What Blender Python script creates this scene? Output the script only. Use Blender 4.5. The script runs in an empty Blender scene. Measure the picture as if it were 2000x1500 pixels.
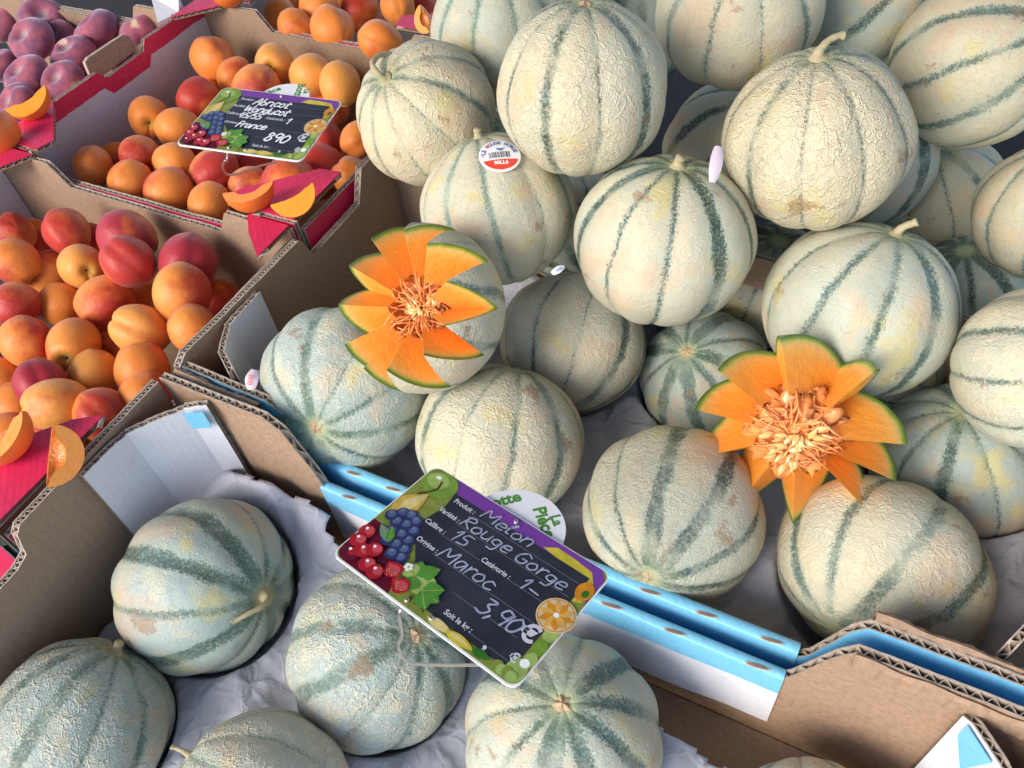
import bpy, bmesh, math, random
from math import sin, cos, pi, sqrt, atan2
from mathutils import Vector, Matrix, noise

# ------------------------------------------------------------------ camera, sky, sun, exposure
scn = bpy.context.scene
COL = scn.collection
FPX = 1618.0                                   # focal length in pixels of the 2000 x 1500 photograph
CR = Vector((.8875, .4503, -.0975)); CD = Vector((.2884, -.7083, -.644)); CF = Vector((-.359, .5437, -.7586))
CAM = Vector((0, 0, .70))
cd = bpy.data.cameras.new('camera'); cam = bpy.data.objects.new('camera', cd); COL.objects.link(cam)
cd.sensor_width = 36; cd.lens = 36 * FPX / 2000; cd.clip_start = .01; cd.clip_end = 60
m = Matrix.Identity(4)
for i in range(3):
    m[i][0] = CR[i]; m[i][1] = -CD[i]; m[i][2] = -CF[i]; m[i][3] = CAM[i]
cam.matrix_world = Matrix.Translation(CAM) @ m.to_3x3().normalized().to_quaternion().to_matrix().to_4x4()
scn.camera = cam

SUN_EL, SUN_AZ = 34, 200                       # degrees; azimuth is where the light comes from (0 = +Y, clockwise)
w = bpy.data.worlds.new('World'); scn.world = w; w.use_nodes = True
wn = w.node_tree; bg = wn.nodes['Background']
sky = wn.nodes.new('ShaderNodeTexSky'); sky.sky_type = 'NISHITA'; sky.sun_disc = False
sky.sun_elevation = math.radians(SUN_EL); sky.sun_rotation = math.radians(SUN_AZ)
wn.links.new(sky.outputs[0], bg.inputs[0]); bg.inputs[1].default_value = .15
sl = bpy.data.lights.new('sun', 'SUN'); sl.energy = 1.5; sl.angle = math.radians(30); sl.color = (1, .92, .79)
so = bpy.data.objects.new('sun', sl); COL.objects.link(so)
az, el = math.radians(SUN_AZ), math.radians(SUN_EL)
sdir = Vector((sin(az) * cos(el), cos(az) * cos(el), sin(el)))
so.rotation_euler = sdir.to_track_quat('Z', 'Y').to_euler()
scn.view_settings.view_transform = 'Standard'; scn.view_settings.look = 'None'
scn.view_settings.gamma = 1; scn.view_settings.exposure = 1.08

# ------------------------------------------------------------------ helpers
def ray(px, py): return CR * ((px - 1000) / FPX) + CD * ((py - 750) / FPX) + CF
def at(px, py, z):                             # the world point of a photograph pixel at height z
    d = ray(px, py); return CAM + d * ((z - CAM.z) / d.z)
def along(px, py, t): return CAM + ray(px, py) * t

def obj(name, me, mats=(), parent=None, loc=None):
    o = bpy.data.objects.new(name, me); COL.objects.link(o)
    if me is not None:
        for mm in mats:
            if mm is not None and mm.name not in me.materials: me.materials.append(mm)
    if parent is not None: o.parent = parent
    if loc is not None: o.location = loc
    return o
def empty(name, loc=(0, 0, 0)):
    o = bpy.data.objects.new(name, None); COL.objects.link(o); o.location = loc; o.empty_display_size = .02; return o
def tag(o, label=None, cat=None, group=None, kind=None):
    if label: o['label'] = label
    if cat: o['category'] = cat
    if group: o['group'] = group
    if kind: o['kind'] = kind
    return o
class MB:                                      # collects verts and faces, then becomes one mesh object
    def __init__(s): s.v = []; s.f = []; s.m = []
    def add(s, vs, fs, mi=0):
        b = len(s.v); s.v += [tuple(v) for v in vs]; s.f += [tuple(b + i for i in f) for f in fs]; s.m += [mi] * len(fs)
    def quad(s, a, b, c, d, mi=0): s.add([a, b, c, d], [(0, 1, 2, 3)], mi)
    def grid(s, rows, mi=0, closed=False):
        n = len(rows[0]); vs = [p for r in rows for p in r]; fs = []
        for i in range(len(rows) - 1):
            for j in range(n if closed else n - 1):
                k = (j + 1) % n; fs.append((i * n + j, i * n + k, (i + 1) * n + k, (i + 1) * n + j))
        s.add(vs, fs, mi)
    def prism(s, poly, d, mi=0, side=None):    # poly: 3D points, d: extrusion vector
        n = len(poly); a = [Vector(p) for p in poly]; b = [p + Vector(d) for p in a]
        s.add(a + b, [tuple(range(n))], mi); s.f[-1] = s.f[-1]
        base = len(s.v) - 2 * n
        s.f.append(tuple(base + n + i for i in reversed(range(n)))); s.m.append(mi)
        for i in range(n):
            j = (i + 1) % n; s.f.append((base + i, base + n + i, base + n + j, base + j)); s.m.append(mi if side is None else side)
    def tube(s, pts, rad, seg=10, mi=0, cap=True):
        pts = [Vector(p) for p in pts]; rows = []; up = Vector((.12, .3, .95)).normalized()
        for i, p in enumerate(pts):
            t = (pts[min(i + 1, len(pts) - 1)] - pts[max(i - 1, 0)]).normalized()
            x = t.cross(up)
            if x.length < .05: x = t.cross(Vector((1, 0, 0)))
            x.normalize(); y = t.cross(x); r = rad[i] if isinstance(rad, (list, tuple)) else rad
            rows.append([p + (x * cos(a) + y * sin(a)) * r for a in [2 * pi * k / seg for k in range(seg)]])
        s.grid(rows, mi, True)
        if cap:
            b = len(s.v) - seg * len(rows)
            s.f.append(tuple(b + k for k in reversed(range(seg)))); s.m.append(mi)
            b = len(s.v) - seg; s.f.append(tuple(b + k for k in range(seg))); s.m.append(mi)
    def mesh(s, name, mats, smooth=False, recalc=True):
        me = bpy.data.meshes.new(name); me.from_pydata(s.v, [], s.f)
        for mm in mats: me.materials.append(mm)
        for p, mi in zip(me.polygons, s.m): p.material_index = mi; p.use_smooth = smooth
        if recalc:
            bm = bmesh.new(); bm.from_mesh(me); bmesh.ops.recalc_face_normals(bm, faces=bm.faces); bm.to_mesh(me); bm.free()
        return me
    def build(s, name, mats, parent=None, smooth=False, loc=None, recalc=True):
        return obj(name, s.mesh(name, mats, smooth, recalc), (), parent, loc)
def nz(x, y, z=0.0): return noise.noise(Vector((x, y, z)))
def smooth_path(pts, n=6):                     # Catmull-Rom through the points
    P = [Vector(p) for p in pts]; P = [P[0] * 2 - P[1]] + P + [P[-1] * 2 - P[-2]]; out = []
    for i in range(1, len(P) - 2):
        for k in range(n):
            t = k / n; a, b, c, d = P[i - 1], P[i], P[i + 1], P[i + 2]
            out.append(.5 * ((2 * b) + (c - a) * t + (2 * a - 5 * b + 4 * c - d) * t * t + (3 * b - a - 3 * c + d) * t ** 3))
    out.append(P[-2]); return out

# ------------------------------------------------------------------ material node helpers
class NT:
    def __init__(s, name, rough=.6, spec=.4):
        s.mat = bpy.data.materials.new(name); s.mat.use_nodes = True; s.t = s.mat.node_tree
        s.b = s.t.nodes['Principled BSDF']; s.b.inputs['Roughness'].default_value = rough
        s.b.inputs['Specular IOR Level'].default_value = spec
    def n(s, typ, **kw):
        nd = s.t.nodes.new('ShaderNode' + typ)
        for k, v in kw.items(): setattr(nd, k, v)
        return nd
    def put(s, sock, v):
        if isinstance(v, bpy.types.NodeSocket): s.t.links.new(v, sock)
        else:
            if sock.type == 'RGBA' and len(v) == 3: v = (*v, 1)
            sock.default_value = v
    def M(s, op, a, b=0.0, c=None, clamp=False):
        nd = s.n('Math', operation=op, use_clamp=clamp); s.put(nd.inputs[0], a); s.put(nd.inputs[1], b)
        if c is not None: s.put(nd.inputs[2], c)
        return nd.outputs[0]
    def V(s, op, a, b=None, sc=None):
        nd = s.n('VectorMath', operation=op); s.put(nd.inputs[0], a)
        if b is not None: s.put(nd.inputs[1], b)
        if sc is not None: s.put(nd.inputs['Scale'], sc)
        return nd.outputs['Value'] if op in ('LENGTH', 'DOT_PRODUCT', 'DISTANCE') else nd.outputs[0]
    def mix(s, f, a, b, mode='MIX'):
        nd = s.n('Mix', data_type='RGBA', blend_type=mode); s.put(nd.inputs[0], f); s.put(nd.inputs[6], a); s.put(nd.inputs[7], b); return nd.outputs[2]
    def sm(s, x, lo, hi):                       # smoothstep lo..hi -> 0..1
        nd = s.n('MapRange', interpolation_type='SMOOTHSTEP'); s.put(nd.inputs[0], x); s.put(nd.inputs[1], lo); s.put(nd.inputs[2], hi); return nd.outputs[0]
    def noise(s, vec, scale, detail=3.0, rough=.5, dist=0.0, col=False):
        nd = s.n('TexNoise'); s.put(nd.inputs['Vector'], vec); nd.inputs['Scale'].default_value = scale
        nd.inputs['Detail'].default_value = detail; nd.inputs['Roughness'].default_value = rough; nd.inputs['Distortion'].default_value = dist
        return nd.outputs['Color' if col else 'Fac']
    def vor(s, vec, scale, feature='DISTANCE_TO_EDGE', rnd=1.0):
        nd = s.n('TexVoronoi', feature=feature); s.put(nd.inputs['Vector'], vec); s.put(nd.inputs['Scale'], scale)
        nd.inputs['Randomness'].default_value = rnd; return nd.outputs['Distance']
    def attr(s, name):
        nd = s.n('Attribute', attribute_type='OBJECT', attribute_name=name); return nd.outputs['Fac']
    def co(s): return s.n('TexCoord').outputs['Object']
    def rnd(s): return s.n('ObjectInfo').outputs['Random']
    def sep(s, v): nd = s.n('SeparateXYZ'); s.put(nd.inputs[0], v); return nd.outputs
    def bump(s, h, strength, dist, prev=None):
        nd = s.n('Bump'); s.put(nd.inputs['Height'], h); s.put(nd.inputs['Strength'], strength); nd.inputs['Distance'].default_value = dist
        if prev is not None: s.t.links.new(prev, nd.inputs['Normal'])
        return nd.outputs[0]
    def out(s, col=None, rough=None, normal=None):
        if col is not None: s.put(s.b.inputs['Base Color'], col)
        if rough is not None: s.put(s.b.inputs['Roughness'], rough)
        if normal is not None: s.t.links.new(normal, s.b.inputs['Normal'])
        return s.mat
def shifted(k, co, amt=37.0):                   # object coordinates moved by the object's random number
    cmb = k.n('CombineXYZ'); r = k.M('MULTIPLY', k.rnd(), amt); k.put(cmb.inputs[0], r); k.put(cmb.inputs[1], k.M('MULTIPLY', r, 1.7)); k.put(cmb.inputs[2], k.M('MULTIPLY', r, .6))
    return k.V('ADD', co, cmb.outputs[0])

# netted melon rind: pale ground, green sutures, raised corky net
def mat_melon():
    k = NT('melon_rind', .62, .3); co = k.co(); q = shifted(k, co)
    tint = k.attr('tint'); sw = k.attr('stripe'); net = k.attr('net'); dark = k.attr('dark')
    x, y, z = k.sep(co)
    phi = k.M('ARCTAN2', y, x)
    wob = k.M('MULTIPLY', k.M('SUBTRACT', k.noise(q, 2.2, 2.0), .5), .16)
    fr = k.M('ADD', k.M('MULTIPLY', phi, 10 / (2 * pi)), k.M('ADD', wob, 100.5))
    d = k.M('ABSOLUTE', k.M('SUBTRACT', k.M('FRACT', fr), .5))
    idx = k.M('FLOOR', fr)
    sth = k.M('SQRT', k.M('ADD', k.M('MULTIPLY', x, x), k.M('MULTIPLY', y, y)))
    arc = k.M('MULTIPLY', k.M('MULTIPLY', d, 2 * pi / 10), sth)
    # per-suture strength
    wn_ = k.n('TexWhiteNoise', noise_dimensions='2D'); cmb = k.n('CombineXYZ'); k.put(cmb.inputs[0], k.M('MODULO', idx, 10.0)); k.put(cmb.inputs[1], k.M('MULTIPLY', k.rnd(), 91.0)); k.put(wn_.inputs['Vector'], cmb.outputs[0])
    per = k.M('ADD', k.M('MULTIPLY', wn_.outputs['Value'], 1.15), .15)
    # along-suture streaks: noise stretched to the poles
    st = k.n('CombineXYZ'); k.put(st.inputs[0], k.M('MULTIPLY', x, 3.0)); k.put(st.inputs[1], k.M('MULTIPLY', y, 3.0)); k.put(st.inputs[2], z)
    streak = k.noise(k.V('ADD', q, st.outputs[0]), 11.0, 4.0, .65)
    fine = k.noise(q, 46.0, 3.0, .7)
    wid = k.M('MULTIPLY', k.M('MULTIPLY', sw, per), k.M('ADD', .45, k.M('MULTIPLY', k.noise(q, 3.0, 2.0), 1.5)))
    near = k.M('SUBTRACT', wid, arc)             # > 0 inside the suture
    near = k.M('ADD', near, k.M('ADD', k.M('MULTIPLY', k.M('SUBTRACT', streak, .5), .13), k.M('MULTIPLY', k.M('SUBTRACT', fine, .5), .14)))
    stripe = k.M('MULTIPLY', k.sm(near, -.018, .028), k.M('ADD', .55, k.M('MULTIPLY', k.sm(k.noise(q, 30.0, 3.0, .7), .36, .52), .45)))
    fade = k.sm(k.noise(q, 2.0, 2.0), .30, .56)
    stripe = k.M('MULTIPLY', stripe, k.M('ADD', .30, k.M('MULTIPLY', fade, .70)), clamp=True)
    halo = k.M('MULTIPLY', k.sm(k.M('SUBTRACT', k.M('MULTIPLY', wid, 2.1), arc), -.06, .12), .42)
    # ground colour
    n1 = k.noise(q, 1.3, 2.0); n2 = k.noise(q, 2.4, 3.0)
    cream = (.62, .53, .36); pale = (.52, .52, .395); cool = (.36, .43, .41)
    gcol = k.mix(k.M('MULTIPLY', k.sm(n1, .38, .62), k.M('ADD', .3, k.M('MULTIPLY', tint, .7))), cream, pale)
    gcol = k.mix(k.M('MULTIPLY', tint, k.sm(n2, .24, .56), clamp=True), gcol, cool)
    gcol = k.mix(k.M('MULTIPLY', k.sm(k.noise(q, 1.9, 2.0), .58, .72), .55), gcol, (.62, .50, .13))
    gcol = k.mix(k.M('MULTIPLY', k.sm(k.noise(q, 1.6, 2.0, .5, .6), .54, .68), .55), gcol, (.60, .41, .28))
    gcol = k.mix(k.M('MULTIPLY', k.sm(k.noise(q, 60.0, 2.0), .5, .75), .35), gcol, (.36, .42, .30))
    gcol = k.mix(halo, gcol, (.38, .50, .42))
    g1 = k.mix(k.sm(k.noise(q, 1.5, 1.0), .4, .6), (.036, .068, .048), (.050, .100, .102))
    gdark = k.mix(dark, (.25, .36, .29), g1)
    col = k.mix(stripe, gcol, gdark)
    # stem ring and pole feathering
    pole = k.M('ABSOLUTE', z)
    feather = k.M('MULTIPLY', k.sm(k.M('ADD', k.M('SUBTRACT', 1.0, k.M('MULTIPLY', sth, 2.1)), k.M('MULTIPLY', k.M('SUBTRACT', streak, .5), 1.6)), .0, .7), .55)
    col = k.mix(k.M('MULTIPLY', feather, dark), col, (.12, .19, .10))
    ring = k.sm(sth, .20, .07)
    col = k.mix(k.M('MULTIPLY', ring, .75), col, (.46, .50, .28))
    # net: warped cell edges of two sizes, missing here and there
    wv = k.V('ADD', q, k.V('SCALE', k.V('SUBTRACT', k.noise(q, 5.0, 3.0, .6, 0.0, True), (.5, .5, .5)), sc=.33))
    wv2 = k.V('ADD', q, k.V('SCALE', k.V('SUBTRACT', k.noise(q, 9.0, 3.0, .6, 0.0, True), (.5, .5, .5)), sc=.22))
    sq = k.n('Mapping'); k.put(sq.inputs[0], wv); sq.inputs['Scale'].default_value = (1, 1, .8)
    def inv(v, w_): return k.M('SUBTRACT', 1.0, k.sm(v, 0.0, w_))
    def worm(v, sc_, w_, dist=0.0): return inv(k.M('ABSOLUTE', k.M('SUBTRACT', k.noise(v, sc_, 1.0, .5, dist), .5)), w_)
    e1 = inv(k.vor(sq.outputs[0], 4.4), .085); e2 = inv(k.vor(wv2, 8.5), .13)
    w1 = worm(wv, 7.0, .040, .6); w2 = worm(wv2, 12.0, .065, .5); w3 = worm(q, 22.0, .09)
    mk1 = k.sm(k.noise(q, 2.6, 2.0), .34, .48); mk2 = k.sm(k.noise(q, 3.4, 2.0, .6), .36, .52); mk3 = k.sm(k.noise(q, 7.0, 2.0, .6), .42, .54)
    coarse = k.M('MULTIPLY', k.M('ADD', k.M('MULTIPLY', e1, mk1), k.M('MULTIPLY', k.M('MULTIPLY', e2, mk3), .7)), k.sm(net, .5, 1.3))
    finev = k.M('ADD', k.M('MULTIPLY', k.M('MULTIPLY', w1, mk2), .8), k.M('ADD', k.M('MULTIPLY', k.M('MULTIPLY', w2, k.M('SUBTRACT', 1.0, mk3)), .6), k.M('MULTIPLY', w3, .22)))
    netv = k.M('ADD', coarse, k.M('MULTIPLY', finev, k.M('ADD', .22, k.M('MULTIPLY', net, .45))))
    netv = k.M('MULTIPLY', netv, k.M('SUBTRACT', 1.0, k.M('MULTIPLY', stripe, .6)))
    netc = k.M('MINIMUM', netv, 1.0)
    col = k.mix(k.M('MULTIPLY', netc, .68), col, k.mix(tint, (.71, .59, .41), (.61, .59, .465)))
    stain = k.sm(k.M('ADD', k.noise(q, 2.4, 2.0), k.M('MULTIPLY', k.noise(q, 19.0, 3.0, .7), .35)), .85, .91); col = k.mix(k.M('MULTIPLY', stain, .6), col, (.30, .17, .09))
    spots = k.sm(k.vor(q, 5.0, 'F1'), .055, .03); col = k.mix(k.M('MULTIPLY', spots, k.M('MULTIPLY', k.sm(k.noise(q, 2.0), .5, .6), .7)), col, (.20, .12, .06))
    nb = k.bump(k.M('ADD', netv, k.M('MULTIPLY', stripe, -.25)), .8, .00075)
    nb = k.bump(k.noise(q, 11.0, 2.0, .5), .4, .0014, nb)
    k.t.links.new(nb, k.b.inputs['Normal'])
    return k.out(col, k.M('ADD', .52, k.M('MULTIPLY', netc, .25)))

def mat_flesh():
    k = NT('melon_flesh', .34, .5); co = k.co(); q = shifted(k, co); L = k.V('LENGTH', co)
    L = k.M('ADD', L, k.M('MULTIPLY', k.M('SUBTRACT', k.noise(q, 6.0, 2.0), .5), .03))
    r = k.n('ValToRGB'); k.put(r.inputs[0], L); e = r.color_ramp.elements
    e[0].position = .35; e[0].color = (.88, .33, .06, 1); e[1].position = 1.0; e[1].color = (.045, .13, .012, 1)
    for p, c in ((.60, (.93, .345, .03)), (.80, (.95, .40, .045)), (.89, (.92, .49, .12)), (.935, (.66, .52, .14)), (.966, (.22, .33, .04))):
        x = e.new(p); x.color = (*c, 1)
    col = k.mix(k.M('MULTIPLY', k.noise(q, 4.0, 3.0), .35), r.outputs[0], (1, .42, .12), 'MIX')
    col = k.mix(k.sm(L, .90, .95), col, r.outputs[0])
    k.b.inputs['Subsurface Weight'].default_value = .18; k.b.inputs['Subsurface Radius'].default_value = (1, .35, .1); k.b.inputs['Subsurface Scale'].default_value = .006
    nb = k.bump(k.noise(q, 70.0, 3.0, .7), .5, .0012); nb = k.bump(k.noise(q, 9.0, 2.0), .3, .003, nb)
    return k.out(col, k.M('ADD', .25, k.M('MULTIPLY', k.noise(q, 20.0), .25)), nb)

def mat_apricot():
    k = NT('apricot_skin', .5, .35); co = k.co(); q = shifted(k, co)
    hue = k.attr('hue'); blush = k.attr('blush'); mag = k.attr('mag')
    base = k.mix(hue, (.80, .36, .085), (.80, .19, .032))
    base = k.mix(k.M('MULTIPLY', k.noise(q, 1.6, 2.0), .45), base, (.86, .34, .05))
    x, y, z = k.sep(co)
    f = k.M('ADD', k.M('MULTIPLY', x, .55), k.M('MULTIPLY', k.M('SUBTRACT', k.noise(q, 1.5, 3.0, .55), .5), 1.3))
    f = k.M('ADD', f, k.M('SUBTRACT', k.M('MULTIPLY', blush, 1.7), 1.0))
    redc = k.mix(mag, (.52, .040, .022), (.36, .018, .045))
    col = k.mix(k.M('MULTIPLY', k.sm(f, -.35, .45), .97), base, redc)
    sp = k.M('MULTIPLY', k.sm(k.vor(q, 16.0, 'F1'), .10, .04), k.sm(k.noise(q, 3.0), .48, .62)); col = k.mix(k.M('MULTIPLY', sp, .6), col, (.33, .08, .03))
    st = k.sm(k.M('SUBTRACT', z, k.M('MULTIPLY', k.V('LENGTH', k.V('MULTIPLY', co, (1, 1, 0))), 1.2)), .45, .66)
    col = k.mix(k.M('MULTIPLY', st, .55), col, (.55, .40, .05))
    hole = k.sm(k.V('LENGTH', k.V('MULTIPLY', co, (1, 1, 0))), .075, .03); col = k.mix(k.M('MULTIPLY', hole, k.M('GREATER_THAN', z, 0.0)), col, (.06, .025, .01))
    k.b.inputs['Sheen Weight'].default_value = .22; k.b.inputs['Sheen Roughness'].default_value = .45; k.put(k.b.inputs['Sheen Tint'], (1, .82, .75))
    k.b.inputs['Subsurface Weight'].default_value = .1; k.b.inputs['Subsurface Radius'].default_value = (1, .3, .1); k.b.inputs['Subsurface Scale'].default_value = .004
    nb = k.bump(k.noise(q, 90.0, 2.0), .12, .0006); nb = k.bump(k.noise(q, 5.0, 2.0), .25, .002, nb)
    return k.out(col, k.M('ADD', .36, k.M('MULTIPLY', k.noise(q, 8.0), .2)), nb)

def mat_peach():
    k = NT('flat_peach_skin', .7, .25); co = k.co(); q = shifted(k, co)
    col = k.mix(k.sm(k.noise(q, 2.0, 4.0, .6), .30, .72), (.20, .07, .135), (.46, .11, .14))
    col = k.mix(k.M('MULTIPLY', k.sm(k.noise(q, 1.0, 1.0), .66, .74), .8), col, (.66, .52, .34))
    L = k.V('LENGTH', k.V('MULTIPLY', co, (1, 1, 0)))
    col = k.mix(k.M('MULTIPLY', k.sm(L, .34, .10), .6), col, (.42, .40, .40))
    col = k.mix(k.M('MULTIPLY', k.sm(k.noise(q, 30.0, 3.0, .7), .5, .8), .3), col, (.55, .36, .40))
    k.b.inputs['Sheen Weight'].default_value = .9; k.b.inputs['Sheen Roughness'].default_value = .35; k.put(k.b.inputs['Sheen Tint'], (.85, .8, 1))
    nb = k.bump(k.noise(q, 60.0, 3.0), .3, .0008)
    return k.out(col, None, nb)

def mat_card(name, col, amt=.12, rough=.8, spec=.15, wear=None, ribs=True, ribscale=1.0):
    k = NT(name, rough, spec); co = k.n('TexCoord').outputs['Object']; geo = k.n('NewGeometry').outputs['Position']
    f1 = k.noise(geo, 240.0, 3.0, .7); f2 = k.noise(geo, 9.0, 4.0, .6)
    c2 = tuple(min(1, c * (1 - amt * 1.6)) for c in col)
    cc = k.mix(k.sm(f1, .3, .75), col, c2); cc = k.mix(k.M('MULTIPLY', k.sm(f2, .35, .7), .35), cc, tuple(c * (1 - amt * 1.4) for c in col))
    if wear: cc = k.mix(k.M('MULTIPLY', k.sm(k.noise(geo, 38.0, 5.0, .75), .60, .70), wear[1]), cc, wear[0])
    nb = k.bump(f1, .25, .0006); nb = k.bump(f2, .4, .004, nb)
    if ribs:
        x, y, z = k.sep(geo); wv = k.M('SINE', k.M('MULTIPLY', k.M('ADD', x, y), 800.0 * ribscale)); nb = k.bump(wv, .10, .0004, nb)
    return k.out(cc, None, nb)

def plain(name, col, rough=.5, spec=.4, var=.0, scale=60.0, metal=0.0, bump=0.0, bscale=200.0, bdist=.0006, col2=None):
    k = NT(name, rough, spec); geo = k.n('NewGeometry').outputs['Position']; c = col
    if var or col2: c = k.mix(k.M('MULTIPLY', k.noise(geo, scale, 4.0, .6), 1.0 if col2 else var * 2), col, col2 or tuple(v * .5 for v in col))
    k.b.inputs['Metallic'].default_value = metal
    return k.out(c, None, k.bump(k.noise(geo, bscale, 3.0), bump, bdist) if bump else None)

MELON = mat_melon(); FLESH = mat_flesh(); APR = mat_apricot(); PEACH = mat_peach()
KRAFT = mat_card('kraft_card', (.40, .265, .18), .18)
KRAFTD = mat_card('kraft_card_inner', (.39, .27, .19), .14)
CORE = mat_card('card_fluting', (.56, .46, .38), .25, ribs=False)
WHITE = mat_card('white_card', (.74, .74, .80), .05, .55, .3, ((.5, .46, .44), .25))
LILAC = mat_card('white_card_inside', (.64, .58, .62), .08, .6, .3, ((.55, .5, .5), .25))
BLUE = mat_card('blue_print', (.21, .57, .83), .08, .42, .4, ((.55, .7, .8), .35))
RED = mat_card('red_print', (.70, .026, .10), .14, .42, .4, ((.45, .10, .16), .25))
PULP = plain('melon_pulp', (.80, .22, .045), .2, .5, col2=(.86, .38, .14), scale=120, bump=.6, bscale=300, bdist=.001)
SEED = plain('melon_seed', (.62, .33, .09), .12, .7, col2=(.80, .50, .20), scale=150)
STEM = plain('dry_stem', (.34, .31, .17), .7, .2, col2=(.52, .43, .29), scale=90, bump=.7, bscale=350, bdist=.001)
SCAR = plain('cork_scar', (.40, .26, .15), .8, .2, col2=(.62, .48, .30), scale=140, bump=.8, bscale=400, bdist=.001)
AFLESH = plain('apricot_flesh', (.88, .24, .015), .22, .6, col2=(.90, .36, .05), scale=80, bump=.5, bscale=240, bdist=.001)
AWET = plain('apricot_cavity', (.66, .15, .015), .12, .7, col2=(.85, .30, .08), scale=160, bump=1.0, bscale=330, bdist=.0016)
ASKIN = plain('apricot_slice_skin', (.84, .24, .03), .4, .4, col2=(.72, .13, .04), scale=30)
WIRE = plain('steel_wire', (.62, .58, .55), .3, .5, metal=.9)
TABLE = plain('table_top', (.05, .045, .045), .8, .2, var=.3)
MP = {"M1":[-0.4306,0.1445,0.0852,0.0723],"M2":[-0.4479,0.012,0.0787,0.0657],"M3":[-0.2785,0.0258,0.091,0.0642],"M4":[-0.2634,0.1548,0.083,0.0701],"M5":[-0.108,0.161,0.0829,0.07],"M6":[0.0671,0.1714,0.0682,0.0548],"M7":[-0.3976,0.3317,0.1501,0.0725],"M8":[-0.2512,0.3491,0.1283,0.0709],"M9":[-0.3139,0.3637,0.2513,0.0668],"M10":[-0.3203,0.5049,0.2406,0.0681],"M11":[-0.4288,0.5726,0.2766,0.0666],"M12":[-0.2541,0.5491,0.3457,0.0678],"M13":[-0.1672,0.509,0.248,0.072],"M14":[-0.2445,0.4848,0.1197,0.0693],"M15":[-0.1234,0.525,0.0767,0.0636],"M16":[-0.095,0.3463,0.1134,0.0719],"M17":[0.0637,0.3723,0.0959,0.0756],"M18":[0.1031,0.5075,0.0831,0.0702],"M19":[-0.0096,0.542,0.1946,0.0751],"M20":[-0.0171,0.4,0.2037,0.0629],"M21":[-0.077,0.5962,0.3063,0.0707],"M22":[-0.1802,0.7195,0.3459,0.073],"M23":[-0.169,0.7244,0.1938,0.07],"M24":[-0.0916,0.8441,0.3068,0.0738],"M25":[0.0185,0.7596,0.299,0.0696],"M26":[0.0219,0.8232,0.1176,0.0696],"M27":[0.1125,0.7144,0.1989,0.0599],"M28":[0.1236,0.5121,0.2086,0.061],"M29":[-0.1077,0.6626,0.0815,0.068],"M30":[0.0817,0.7153,0.0848,0.0619],"M31":[-0.4122,0.7076,0.2938,0.0747],"M32":[-0.4308,0.844,0.2947,0.0672],"M33":[-0.3435,0.9111,0.2158,0.0724]}
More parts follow.
